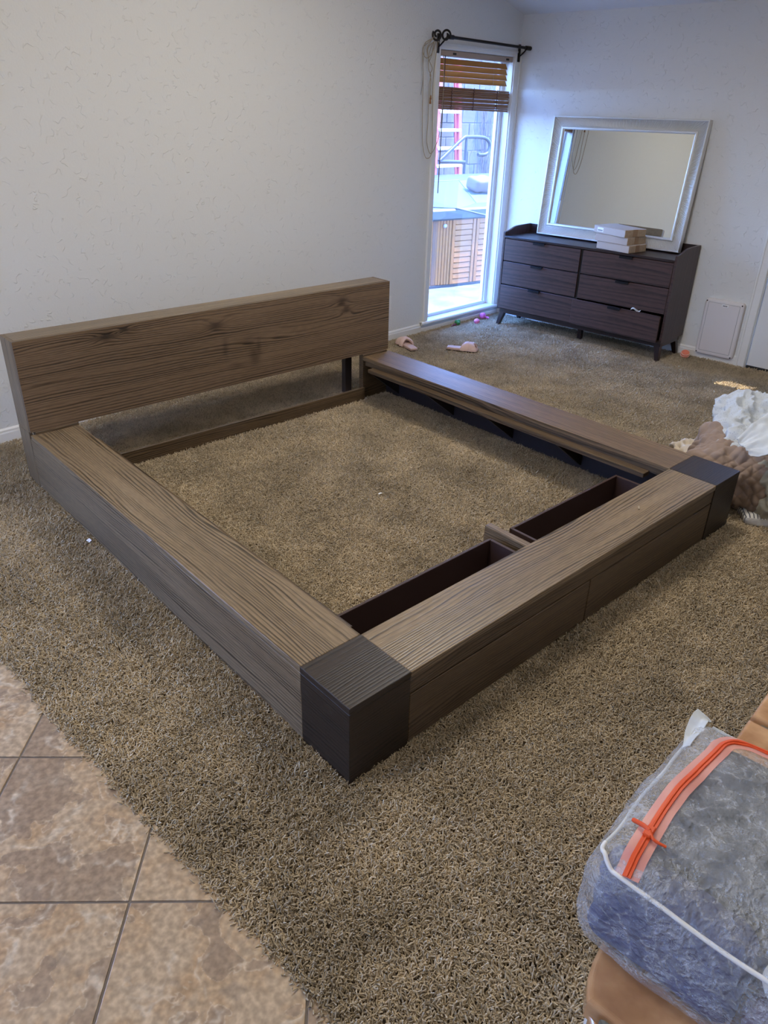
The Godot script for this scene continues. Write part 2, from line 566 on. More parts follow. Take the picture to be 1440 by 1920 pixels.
	tri_map(m, 2.0)
	mat("mortar", c8(80, 80, 84), 0.95)
	m = mat("cedar", Color.WHITE, 0.55)
	m.albedo_texture = noise_tex(256, 63, 0.02, 3, c8(118, 68, 12), c8(146, 92, 22))
	tri_map(m, 3.0)
	mat("cedar_dark", c8(96, 62, 36), 0.7)
	mat("tub_cover", c8(52, 62, 65), 0.55)
	mat("tub_cover_pale", c8(66, 74, 74), 0.6)
	mat("tub_jet", c8(150, 150, 160), 0.4)
	mat("ladder_red", c8(196, 70, 80), 0.5)
	mat("ladder_metal", c8(176, 178, 180), 0.4, 0.4)
	mat("lifter_grey", c8(36, 39, 46), 0.5)
	mat("pillow_brown", c8(98, 82, 80), 0.8)
	mat("vine", c8(92, 82, 80), 0.9)
	var e := mat("unseen_lamp_face", Color.WHITE, 0.5)  # glowing face of the unseen ceiling lamps
	e.emission_enabled = true; e.emission = c8(255, 246, 232); e.emission_energy_multiplier = 2.0

func crinkle_tex(w: int, sd: int) -> ImageTexture:
	var a := noise(sd, 0.016, 4, FastNoiseLite.TYPE_SIMPLEX_SMOOTH, FastNoiseLite.FRACTAL_RIDGED).get_seamless_image(w, w).get_data()
	var b := noise(sd + 1, 0.06, 3, FastNoiseLite.TYPE_CELLULAR).get_seamless_image(w, w).get_data()
	var out := PackedByteArray(); out.resize(w * w)
	for i in w * w: out[i] = clampi(int(a[i] * 0.62 + b[i] * 0.3), 0, 255)
	return tex(w, w, out, false)

# woven film: mostly clear, its creases whiter and more opaque, painted glints included
func film_tex(w: int, sd: int) -> ImageTexture:
	var a := noise(sd, 0.006, 5, FastNoiseLite.TYPE_SIMPLEX_SMOOTH, FastNoiseLite.FRACTAL_RIDGED).get_seamless_image(w, w).get_data()
	var b := noise(sd + 1, 0.035, 4, FastNoiseLite.TYPE_SIMPLEX_SMOOTH, FastNoiseLite.FRACTAL_RIDGED).get_seamless_image(w, w).get_data()
	var c := noise(sd + 2, 0.004, 3).get_seamless_image(w, w).get_data()
	var d := PackedByteArray(); d.resize(w * w * 4)
	for i in w * w:
		var x := i % w
		var y := i / w
		var big := smoothstep(150.0, 240.0, float(a[i]))
		var fine := smoothstep(165.0, 235.0, float(b[i])) * smoothstep(90.0, 170.0, float(c[i]))
		var weave := 0.03 if (x % 8 < 3) != (y % 8 < 3) else 0.0
		var t := clampf(0.24 + big * 0.2 + fine * 0.16 + weave + (c[i] - 128.0) * 0.0012, 0.04, 0.8)
		d[i * 4] = 232; d[i * 4 + 1] = 238; d[i * 4 + 2] = 246; d[i * 4 + 3] = int(t * 255.0)
	return ImageTexture.create_from_image(Image.create_from_data(w, w, false, Image.FORMAT_RGBA8, d))

func dots_tex(w: int) -> ImageTexture:
	var im := Image.create(w, w, false, Image.FORMAT_RGB8)
	im.fill(c8(192, 198, 204))
	rng.seed = 5
	for i in 300:
		var p := Vector2i(rng.randi_range(2, w - 6), rng.randi_range(2, w - 6))
		im.fill_rect(Rect2i(p, Vector2i(5, 5)), c8(126, 134, 152))
	return ImageTexture.create_from_image(im)

func stripes_tex(w: int) -> ImageTexture:
	var im := Image.create(w, w, false, Image.FORMAT_RGB8)
	im.fill(c8(222, 220, 216))
	for k in 4: im.fill_rect(Rect2i(k * 64, 0, 20, w), c8(98, 98, 106))
	return ImageTexture.create_from_image(im)

# ---------------------------------------------------------------- build
func _ready() -> void:
	rng.seed = 77
	camera_and_light()
	make_materials()
	room()
	floor_tiles()
	carpet()
	window_main()
	outdoors()
	bed()
	dresser()
	mirror()
	boxes()
	pet_door()
	curtain_rod()
	blind()
	cords()
	hearth()
	bag()
	laundry()
	small_things()

func camera_and_light() -> void:
	var cam := Camera3D.new()
	cam.name = "camera"
	add_child(cam)
	cam.keep_aspect = Camera3D.KEEP_HEIGHT
	cam.fov = 68.541
	cam.near = 0.05
	cam.far = 200.0
	cam.position = Vector3(-1.10865, 1.78136, 3.71668)
	cam.basis = Basis(Vector3.UP, -0.821876) * Basis(Vector3.RIGHT, -0.491672) * Basis(Vector3.BACK, 0.026395)
	cam.current = true
	var we := WorldEnvironment.new()
	we.name = "world_environment"
	var env := Environment.new()
	env.background_mode = Environment.BG_SKY
	var sky := Sky.new()
	var sm := ProceduralSkyMaterial.new()
	sm.sky_top_color = c8(84, 138, 234)
	sm.sky_horizon_color = c8(164, 200, 250)
	sm.sky_curve = 0.2
	sm.ground_bottom_color = c8(120, 120, 118)
	sm.ground_horizon_color = c8(190, 200, 210)
	sm.sky_energy_multiplier = 4.2
	sm.sun_angle_max = 1.0
	sky.sky_material = sm
	env.sky = sky
	env.tonemap_mode = Environment.TONE_MAPPER_LINEAR
	env.tonemap_exposure = 1.06
	env.sdfgi_enabled = true
	env.ssao_enabled = true
	env.ssil_enabled = true
	we.environment = env
	add_child(we)
	var sun := DirectionalLight3D.new()
	sun.name = "sun"
	add_child(sun)
	sun.look_at_from_position(Vector3(0.42, 0.883, 0.2) * 10.0, Vector3.ZERO, Vector3.UP)
	sun.light_energy = 7.0
	sun.light_color = c8(255, 244, 226)
	sun.light_angular_distance = 0.53
	sun.shadow_enabled = true
	sun.sky_mode = DirectionalLight3D.SKY_MODE_LIGHT_ONLY

# the bed stands a little out of square with the room
func bedmap(p: Vector3) -> Vector3:
	var vv := p.z * (1.0 - 0.00233 * p.x / BW)
	var x := p.x + 0.0665 * p.z / BL
	var z := -vv
	var cb := cos(-0.06312)
	var sb := sin(-0.06312)
	return Vector3(x * cb + z * sb, p.y, 2.575 - x * sb + z * cb)

# ---------------------------------------------------------------- the room
const RIDGE := 0.6
const SLOPE := 0.267
func ceil_y(x: float) -> float:
	return 2.5176 + (RX - x) * SLOPE if x > RIDGE else 2.5176 + (RX - RIDGE) * SLOPE - (RIDGE - x) * SLOPE

# upright prism x0..x1, z0..z1 from y0 up to y1, or up to the ceiling when y1 < 0
func wall_block(st: SurfaceTool, x0: float, x1: float, z0: float, z1: float, y0: float, y1: float) -> void:
	if y1 < 0.0 and x0 < RIDGE and x1 > RIDGE:
		wall_block(st, x0, RIDGE, z0, z1, y0, y1)
		wall_block(st, RIDGE, x1, z0, z1, y0, y1)
		return
	var f := func(p: Vector3) -> Vector3:
		var top: float = y1 if y1 >= 0.0 else ceil_y(clampf(p.x, -4.2, RX)) + 0.04
		return Vector3(p.x, lerpf(y0, top, p.y), p.z)
	box(st, Vector3(x0, 0, z0), Vector3(x1, 1, z1), 0.0, 0, Vector2.ZERO, f)

func board(called: String, lo: Vector3, hi: Vector3, m: String, parent: Node3D, bev := 0.003, label := "") -> MeshInstance3D:
	return part(called, boxm(lo, hi, bev), M[m], parent, label)

func room() -> void:
	var st := mb()
	wall_block(st, -4.36, -1.95, WZ - 0.16, WZ, -0.1, -1)
	wall_block(st, -1.95, -1.25, WZ - 0.16, WZ, -0.1, 0.1)
	wall_block(st, -1.95, -1.25, WZ - 0.16, WZ, 2.2, -1)
	wall_block(st, -1.25, 4.14, WZ - 0.16, WZ, -0.1, -1)
	wall_block(st, 4.14, 5.135, WZ - 0.16, WZ, -0.1, 0.085)
	wall_block(st, 4.14, 5.135, WZ - 0.16, WZ, 2.215, -1)
	wall_block(st, 5.135, RX, WZ - 0.16, WZ, -0.1, -1)
	solo("wall_back", st, M.wall_paint, "pale grey textured wall behind the headboard", "wall", "", "structure")
	st = mb()
	var zf := 6.2
	wall_block(st, -4.36, RX + 0.16, zf, zf + 0.16, -0.1, -1)
	solo("wall_front", st, M.wall_paint, "pale grey wall behind the viewer", "wall", "", "structure")
	st = mb()
	wall_block(st, RX, RX + 0.16, WZ - 0.16, 1.777, -0.1, -1)
	wall_block(st, RX, RX + 0.16, 1.777, 2.69, 2.05, -1)
	wall_block(st, RX, RX + 0.16, 2.69, zf, -0.1, -1)
	solo("wall_right", st, M.wall_paint, "pale grey wall behind the dresser and the leaning mirror", "wall", "", "structure")
	st = mb()
	wall_block(st, -4.36, -4.2, WZ, 0.4, -0.1, -1)
	wall_block(st, -4.36, -4.2, 0.4, 1.4, -0.1, 0.05)
	wall_block(st, -4.36, -4.2, 0.4, 1.4, 2.15, -1)
	wall_block(st, -4.36, -4.2, 1.4, zf, -0.1, -1)
	solo("wall_left", st, M.wall_paint, "pale grey wall with the unseen sliding door", "wall", "", "structure")
	st = mb()
	var za := WZ - 0.16
	for s in [[-4.36, RIDGE], [RIDGE, RX + 0.16]]:
		var f := func(p: Vector3) -> Vector3: return Vector3(p.x, p.y + ceil_y(p.x), p.z)
		box(st, Vector3(s[0], 0, za), Vector3(s[1], 0.1, zf + 0.16), 0.0, 0, Vector2.ZERO, f)
	solo("ceiling", st, M.ceiling_paint, "white sloping ceiling above the dresser corner", "ceiling", "", "structure")
	# skirting
	var sk := func(st2: SurfaceTool, a: Vector3, b: Vector3, n: Vector3) -> void:
		var d := (b - a).normalized()
		var prof := [Vector2(0, 0), Vector2(0.014, 0), Vector2(0.014, 0.058), Vector2(0.011, 0.066), Vector2(0.011, 0.076), Vector2(0.004, 0.086), Vector2(0, 0.086)]
		for i in prof.size():
			var p: Vector2 = prof[i]
			var q: Vector2 = prof[(i + 1) % prof.size()]
			var pa := n * p.x + Vector3(0, p.y, 0)
			var qa := n * q.x + Vector3(0, q.y, 0)
			quad(st2, a + pa, b + pa, b + qa, a + qa, (pa + qa) * 0.5 - n * 0.005 - Vector3(0, 0.04, 0))
			tri(st2, a + n * 0.003, a + pa, a + qa, -d)
			tri(st2, b + n * 0.003, b + pa, b + qa, d)
	st = mb()
	sk.call(st, Vector3(-1.23, 0, WZ), Vector3(4.05, 0, WZ), Vector3(0, 0, 1))
	sk.call(st, Vector3(4.05, -0.02, WZ), Vector3(RX, -0.02, WZ), Vector3(0, 0, 1))
	solo("baseboard_back", st, M.white_trim, "white skirting along the wall behind the headboard", "baseboard", "", "structure")
	st = mb()
	sk.call(st, Vector3(RX, 0, WZ), Vector3(RX, 0, 1.70), Vector3(-1, 0, 0))
	solo("baseboard_right", st, M.white_trim, "white skirting behind the dresser legs", "baseboard", "", "structure")
	# door at the right edge: slab with a raised panel and an unseen pane
	var d := thing("door_1", "white panelled door at the right edge, past the pet flap", "door", Vector3(RX, 0, 1.777), "", "structure")
	var dx0 := RX + 0.012
	var dx1 := RX + 0.056
	st = mb()
	var pz0 := 2.06
	var pz1 := 2.31
	var py0 := 1.06
	var py1 := 1.40
	for r in [[1.782, 2.685, 0.028, py0], [1.782, 2.685, py1, 2.04], [1.782, pz0, py0, py1], [pz1, 2.685, py0, py1]]:
		box(st, Vector3(dx0, r[2], r[0]), Vector3(dx1, r[3], r[1]), 0.0)
	part("slab", st, M.door_white, d)
	board("pane", Vector3(dx0 + 0.02, py0, pz0), Vector3(dx0 + 0.024, py1, pz1), "pane_glass", d, 0.0)  # out of view, placed to let the sun patch onto the carpet
	st = mb()
	for r in [[1.90, 2.57, 0.22, 0.24], [1.90, 2.57, 0.78, 0.80], [1.90, 1.92, 0.24, 0.78], [2.55, 2.57, 0.24, 0.78]]:
		box(st, Vector3(dx0 - 0.008, r[2], r[0]), Vector3(dx0 + 0.002, r[3], r[1]), 0.004)
	part("panel_moulding", st, M.door_white, d)
	board("sweep", Vector3(dx0 - 0.006, 0.004, 1.782), Vector3(dx1, 0.028, 2.685), "rubber_black", d)
	board("threshold", Vector3(RX - 0.03, -0.006, 1.777), Vector3(RX + 0.16, 0.006, 2.69), "iron_black", d)
	st = mb()
	for r in [[1.70, 1.772, 0.0, 2.12], [2.695, 2.767, 0.0, 2.12], [1.772, 2.695, 2.05, 2.12]]:
		box(st, Vector3(RX - 0.018, r[2], r[0]), Vector3(RX + 0.002, r[3], r[1]), 0.005)
		box(st, Vector3(RX - 0.024, r[2], r[0]), Vector3(RX - 0.01, r[3], r[0] + 0.018) if r[1] < 2.0 else Vector3(RX - 0.01, r[3], r[1]), 0.005)
	part("casing", st, M.white_trim, d)
	# unseen openings outside the frame, placed to let daylight onto the left side
	plain_window("window_2", Vector3(-1.95, 0.1, WZ - 0.10), Vector3(-1.25, 2.2, WZ - 0.06), 0, "unseen tall window left of the headboard, lighting the carpet and near rail")
	plain_window("door_2", Vector3(-4.30, 0.05, 0.4), Vector3(-4.26, 2.15, 1.4), 2, "unseen sliding glass door in the left wall, lighting the left side")
	# unseen ceiling lamps, out of view, placed to light walls and bed tops
	for q in [[Vector2(2.4, 1.5), 1.75, "nearest the dresser"], [Vector2(1.55, 3.05), 0.5, "above the tiled ledge"], [Vector2(-1.4, 1.5), 1.3, "above the headboard's left end"], [Vector2(-1.4, 4.6), 0.3, "above the tiles behind the viewer"]]:
		var p: Vector2 = q[0]
		var y := ceil_y(p.x)
		var an := -atan(SLOPE) if p.x > RIDGE else atan(SLOPE)
		var t := thing("unseen_ceiling_lamp", "unseen flat square lamp placed to light the room, " + q[2], "lamp", Vector3(p.x, y, p.y), "unseen ceiling lamps")
		var xf := Transform3D(Basis(Vector3.BACK, an), Vector3(p.x, y, p.y))
		var fx := func(q: Vector3) -> Vector3: return xf * q
		part("frame", boxm(Vector3(-0.34, -0.05, -0.34), Vector3(0.34, 0.0, 0.34), 0.01, 0, Vector2.ZERO, fx), M.white_trim, t)
		part("diffuser", boxm(Vector3(-0.3, -0.056, -0.3), Vector3(0.3, -0.05, 0.3), 0.002, 0, Vector2.ZERO, fx), M.unseen_lamp_face, t)
		var l := AreaLight3D.new()
		l.name = "unseen_lamp_light"
		l.area_size = Vector2(0.58, 0.58)
		l.area_normalize_energy = true
		l.light_energy = LAMP * q[1]
		l.light_color = c8(255, 247, 234)
		l.area_range = 14.0
		l.area_attenuation = 2.0
		l.shadow_enabled = true
		t.add_child(l)
		l.transform = Transform3D(Basis(Vector3.BACK, an) * Basis(Vector3.RIGHT, -PI / 2), Basis(Vector3.BACK, an) * Vector3(0, -0.062, 0))

const LAMP := 2.7

func plain_window(called: String, lo: Vector3, hi: Vector3, along: int, label: String) -> void:
	var w := thing(called, label, "door" if called.begins_with("door") else "window", lo, "", "structure")
	var st := mb()
	var a0 := lo[along]
	var a1 := hi[along]
	var bar := func(p0: float, p1: float, y0: float, y1: float) -> void:
		var l := lo
		var h := hi
		l[along] = p0; h[along] = p1; l.y = y0; h.y = y1
		box(st, l, h, 0.004)
	bar.call(a0, a1, lo.y, lo.y + 0.05)
	bar.call(a0, a1, hi.y - 0.05, hi.y)
	bar.call(a0, a0 + 0.05, lo.y + 0.05, hi.y - 0.05)
	bar.call(a1 - 0.05, a1, lo.y + 0.05, hi.y - 0.05)
	bar.call((a0 + a1) * 0.5 - 0.03, (a0 + a1) * 0.5 + 0.03, lo.y + 0.05, hi.y - 0.05)
	part("window_frame", st, M.vinyl_white, w)
	var c := (lo + hi) * 0.5
	var l := lo
	var h := hi
	for k in 3:
		if k == along or k == 1: continue
		l[k] = c[k] - 0.003
		h[k] = c[k] + 0.003
	part("pane", boxm(l, h, 0.0), M.pane_glass, w)

func floor_tiles() -> void:
	var f := thing("floor", "tan stone-look tile floor beside the carpet", "floor", Vector3(-2.3, 0, 2.7), "", "structure")
	var st := boxm(Vector3(-4.36, -0.1, WZ - 0.16), Vector3(RX + 0.16, -0.014, 6.36), 0.0)
	part("subfloor", st, M.carpet_backing, f)
	part("grout", boxm(Vector3(-4.2, -0.014, WZ), Vector3(-0.47, -0.0015, 6.2), 0.0), M.grout, f)
	var region := PackedVector2Array([Vector2(-4.2, WZ), Vector2(-0.478, WZ), Vector2(-0.478, 6.2), Vector2(-4.2, 6.2)])
	var ea := Vector2(1, -1) / sqrt(2.0)
	var eb := Vector2(1, 1) / sqrt(2.0)
	rng.seed = 404
	for i in range(-18, 4):
		for j in range(-9, 9):
			var a0 := -1.7077 + 0.4815 * i
			var b0 := 0.807 + 0.4645 * j
			var g := 0.0032
			var q := PackedVector2Array()
			for s in [Vector2(a0 + g, b0 + g), Vector2(a0 + 0.4815 - g, b0 + g), Vector2(a0 + 0.4815 - g, b0 + 0.4645 - g), Vector2(a0 + g, b0 + 0.4645 - g)]:
				q.append(ea * s.x + eb * s.y)
			var turn := rng.randi_range(0, 3) * PI / 2
			var off := Vector2(rng.randf(), rng.randf())
			for piece in Geometry2D.intersect_polygons(q, region):
				st = mb()
				slab(st, piece, -0.012, 0.002, 0.002, 2, Transform2D(turn + PI / 4, Vector2(0.42, 0.42), 0.0, off))
				part("floor_tile", st, M.floor_stone, f)

# ---------------------------------------------------------------- shag carpet
func carpet() -> void:
	var c := solo("carpet", boxm(Vector3(-0.49, -0.013, WZ), Vector3(RX, -0.006, 5.2), 0.0), M.carpet_backing, "brown shag carpet under and around the bed frame", "carpet", "", "stuff")
	rng.seed = 909
	var size := 0.034
	var variants := []
	for v in 5:
		var st := mb()
		var n := 7
		for i in n:
			for j in n:
				var base := Vector3((i + rng.randf() - n * 0.5) * size / n * 1.05, -0.007, (j + rng.randf() - n * 0.5) * size / n * 1.05)
				var an := rng.randf() * TAU
				var lean := rng.randf_range(0.15, 1.05)
				var len_ := rng.randf_range(0.017, 0.027)
				var d := Vector3(cos(an) * sin(lean), cos(lean), sin(an) * sin(lean))
				var bend := an + rng.randf_range(-1.4, 1.4)
				var l2 := minf(1.6, lean + rng.randf_range(0.2, 0.9))
				var d2 := Vector3(cos(bend) * sin(l2), cos(l2), sin(bend) * sin(l2))
				var p1 := base + d * len_ * 0.55
				var p2 := p1 + d2 * len_ * 0.5
				var shade := rng.randf_range(0.6, 1.3)
				st.set_color(Color(shade, shade, shade))
				tube(st, [base, p1, p2], 0.0022, 3, 0.0018)
		variants.append(st.commit())
	var lists := [[], [], [], [], []]
	var cols := [[], [], [], [], []]
	var nl := noise(31, 1.3, 3)
	var nd := noise(32, 0.7, 2)
	var ns := noise(33, 3.0, 2)
	var nx := int((RX + 0.50) / size)
	var nz := int((5.0 - WZ) / size)
	var inv := inv_bed()
	for i in nx:
		for j in nz:
			var x := -0.494 + (i + 0.5) * size + rng.randf_range(-0.004, 0.004)
			var z := WZ + 0.012 + (j + 0.5) * size + rng.randf_range(-0.004, 0.004)
			var yaw := rng.randf() * TAU
			var k := rng.randi_range(0, 4)
			var tint := rng.randf_range(-0.06, 0.06)
			# nothing grows where it could not be seen: under the rails' solid parts and far behind the viewer
			var b: Vector2 = inv * Vector2(x, 2.575 - z)
			if b.x > 0.03 and b.x < BW - 0.03 and b.y > 0.03 and b.y < BL + 0.03 and (b.y < 0.2 or b.x < 0.2): continue
			if z > 4.2 and x > 1.2: continue
			var way := nd.get_noise_2d(x, z) * 9.0
			var tilt := 0.12 + 0.25 * absf(nl.get_noise_2d(x, z) * 2.0)
			var ax := Vector3(cos(way), 0, sin(way))
			var sc := rng.randf_range(0.9, 1.2)
			lists[k].append(Transform3D(Basis(ax, tilt) * Basis(Vector3.UP, yaw) * Basis.from_scale(Vector3(sc, sc, sc)), Vector3(x, 0, z)))
			var g := 1.0 + tint + 0.22 * ns.get_noise_2d(x, z) + 0.2 * nl.get_noise_2d(x + 40.0, z)
			cols[k].append(Color(0.57 * g, 0.465 * g, 0.322 * g))
	for k in 5:
		var mm := MultiMesh.new()
		mm.transform_format = MultiMesh.TRANSFORM_3D
		mm.use_colors = true
		mm.mesh = variants[k]
		mm.instance_count = lists[k].size()
		for i in lists[k].size():
			mm.set_instance_transform(i, lists[k][i])
			mm.set_instance_color(i, cols[k][i])
		var o := MultiMeshInstance3D.new()
		o.multimesh = mm
		o.material_override = M.carpet_yarn
		o.name = "carpet_pile"
		c.add_child(o, true)
		o.set_meta("kind", "stuff")

# plan position (x, 2.575 - z) to bed (u, v), without the slight racking
func inv_bed() -> Transform2D:
	var o := bedmap(Vector3.ZERO)
	var u := bedmap(Vector3(1, 0, 0)) - o
	var v := bedmap(Vector3(0, 0, 1)) - o
	return Transform2D(Vector2(u.x, -u.z), Vector2(v.x, -v.z), Vector2(o.x, 2.575 - o.z)).affine_inverse()

# ---------------------------------------------------------------- the tall window
func window_main() -> void:
	var w := thing("window_1", "tall narrow white window in the corner with a half-raised blind", "window", Vector3(4.6, 0, WZ), "", "structure")
	var x0 := 4.14
	var x1 := 5.135
	var y0 := 0.10
	var y1 := 2.205
	var zo := WZ - 0.16
	# jamb lining
	board("jamb", Vector3(x0 - 0.004, y0, zo + 0.002), Vector3(x0 + 0.006, y1, WZ + 0.001), "white_trim", w)
	board("jamb", Vector3(x1 - 0.006, y0, zo + 0.002), Vector3(x1 + 0.004, y1, WZ + 0.001), "white_trim", w)
	board("head_lining", Vector3(x0, y1, zo + 0.002), Vector3(x1, y1 + 0.014, WZ + 0.001), "white_trim", w)
	# vinyl frame
	var zf0 := WZ - 0.135
	var zf1 := WZ - 0.075
	board("frame_stile", Vector3(x0, y0, zf0), Vector3(x0 + 0.028, y1, zf1), "vinyl_white", w)
	board("frame_stile", Vector3(x1 - 0.042, y0, zf0), Vector3(x1, y1, zf1), "vinyl_white", w)
	board("frame_rail", Vector3(x0 + 0.028, y0, zf0), Vector3(x1 - 0.042, y0 + 0.03, zf1), "vinyl_white", w)
	board("frame_rail", Vector3(x0 + 0.028, y1 - 0.04, zf0), Vector3(x1 - 0.042, y1, zf1), "vinyl_white", w)
	board("glazing_bead", Vector3(x1 - 0.058, y0 + 0.03, zf0 + 0.012), Vector3(x1 - 0.042, y1 - 0.04, zf1 - 0.014), "vinyl_white", w)
	board("glazing_bead", Vector3(x0 + 0.028, y0 + 0.03, zf0 + 0.012), Vector3(x0 + 0.040, y1 - 0.04, zf1 - 0.014), "vinyl_white", w)
	board("pane", Vector3(x0 + 0.028, y0 + 0.03, WZ - 0.108), Vector3(x1 - 0.042, y1 - 0.04, WZ - 0.102), "pane_glass", w, 0.0)
	# casing with a stepped profile
	for r in [[x0 - 0.062, x0 - 0.002, y0, y1 + 0.045], [x1 + 0.002, RX - 0.001, y0, y1 + 0.045]]:
		var c := board("casing", Vector3(r[0], r[2], WZ - 0.002), Vector3(r[1], r[3], WZ + 0.014), "white_trim", w, 0.004)
		var left: bool = r[0] < 4.5
		board("casing_bead", Vector3(r[0] if left else r[1] - 0.018, r[2], WZ + 0.012), Vector3(r[0] + 0.018 if left else r[1], r[3], WZ + 0.021), "white_trim", c, 0.004)
	var ch := board("casing", Vector3(x0 - 0.002, y1 + 0.002, WZ - 0.002), Vector3(x1 + 0.002, y1 + 0.045, WZ + 0.014), "white_trim", w, 0.004)
	board("casing_bead", Vector3(x0 - 0.04, y1 + 0.03, WZ + 0.012), Vector3(x1 + 0.05, y1 + 0.045, WZ + 0.021), "white_trim", ch, 0.004)
	# sill with a rounded nose
	var st := mb()
	box(st, Vector3(x0 - 0.10, 0.072, WZ - 0.14), Vector3(RX - 0.001, 0.102, WZ + 0.02), 0.003)
	tube(st, [Vector3(x0 - 0.10, 0.087, WZ + 0.022), Vector3(RX - 0.001, 0.087, WZ + 0.022)], 0.0155, 12)
	part("sill", st, M.white_trim, w)
	board("apron", Vector3(x0 - 0.085, 0.05, WZ), Vector3(RX - 0.002, 0.074, WZ + 0.012), "white_trim", w)

func blind() -> void:
	var t := thing("window_blind", "tan wooden blind drawn up at the top of the tall window", "blind", Vector3(4.65, 1.77, WZ - 0.02))
	var xa := 4.152
	var xb := 5.122
	var z := WZ - 0.03
	part("headrail", boxm(Vector3(xa + 0.01, 2.163, z - 0.02), Vector3(xb, 2.203, z + 0.03), 0.004), M.blind_rail, t)
	for x in [4.30, 5.02]:
		part("clip", boxm(Vector3(x, 2.175, z + 0.03), Vector3(x + 0.04, 2.19, z + 0.034), 0.001), M.rubber_black, t)
	# four open slats, tilted
	for k in 4:
		var y := 2.13 - k * 0.042
		var f := func(p: Vector3) -> Vector3:
			var q := Basis(Vector3.RIGHT, 1.05) * Vector3(0, p.y, p.z - p.y * 0.0)
			return Vector3(p.x, y + q.y + 0.002 * sin((p.x - 4.1) * 3.0), z + q.z)
		part("slat", boxm(Vector3(xa + 0.02, -0.0016, -0.024), Vector3(xb - 0.045 + k * 0.004, 0.0016, 0.024), 0.001, 0, Vector2.ZERO, f), M.blind_slat, t)
	# gathered slats hanging below
	for k in 11:
		var y := 1.948 - k * 0.0146
		var dz := rng.randf_range(-0.004, 0.004)
		var sag := rng.randf_range(-0.002, 0.002)
		var f := func(p: Vector3) -> Vector3: return Vector3(p.x, p.y + y - 0.010 * (p.x - xa) + sag * (p.x - xa), p.z + z + 0.004 + dz)
		part("slat", boxm(Vector3(xa, -0.0066, -0.024), Vector3(xb - 0.012 + dz, 0.0066, 0.024), 0.002, 0, Vector2.ZERO, f), M.blind_stack, t)
	for x in [4.31, 4.60, 4.93]:
		var pts := []
		for k in 24: pts.append(Vector3(x + 0.006 * sin(k * 2.1), 1.955 - k * 0.0072, z + 0.034))
		part("ladder_cord", tubem(pts, 0.0035, 5), M.wand_brown, t)
	for x in [4.25, 4.86]:
		part("lift_cord", tubem([Vector3(x, 2.165, z + 0.028), Vector3(x + 0.003, 1.96, z + 0.028)], 0.0012, 4), M.cord_beige, t)
	part("tilt_wand", tubem(curve([Vector3(4.20, 2.165, z + 0.036), Vector3(4.185, 2.0, z + 0.05), Vector3(4.172, 1.7, WZ + 0.03), Vector3(4.166, 1.17, WZ + 0.03)], 6), 0.004, 6), M.wand_brown, t)

func curtain_rod() -> void:
	var t := thing("curtain_rod", "black iron curtain rod with scrolled ends above the tall window", "curtain rod", Vector3(4.6, 2.28, WZ + 0.08))
	var z := -0.60
	var a := Vector3(4.12, 2.281, z)
	var b := Vector3(5.20, 2.271, -0.595)
	part("rod", tubem([a, b], 0.011, 12), M.iron_black, t)
	part("rod_tip", tubem([b - Vector3(0.05, 0, 0), b + Vector3(0.018, 0, 0)], 0.017, 10), M.iron_black, t)
	part("collar", tubem([a - Vector3(0.01, 0, 0), a + Vector3(0.055, 0, 0)], 0.016, 10), M.iron_black, t)
	# finial: two round scrolls with a small leaf
	var st := mb()
	for k in 2:
		var c := a + Vector3(-0.03 - 0.095 * k, 0.006, -0.012 * k)
		var pts := []
		for i in 40:
			var s := float(i) / 39.0
			var r := lerpf(0.034, 0.010, s * s)
			var an := -0.6 + s * TAU * 1.3 + k * PI
			pts.append(c + Vector3(cos(an) * r * 0.8, sin(an) * r * 1.1, 0.6 * cos(an) * r))
		tube(st, pts, 0.0078, 7)
	part("finial", st, M.iron_black, t)
	for s in [[4.09, 2.275], [5.175, 2.27]]:
		var st2 := mb()
		tube(st2, curve([Vector3(s[0], s[1] - 0.002, z), Vector3(s[0], s[1] - 0.03, z - 0.03), Vector3(s[0], s[1] - 0.06, WZ + 0.024)], 6), 0.006, 6)
		box(st2, Vector3(s[0] - 0.014, s[1] - 0.10, WZ + 0.014), Vector3(s[0] + 0.014, s[1] + 0.03, WZ + 0.026), 0.003)
		part("bracket", st2, M.iron_black, t)

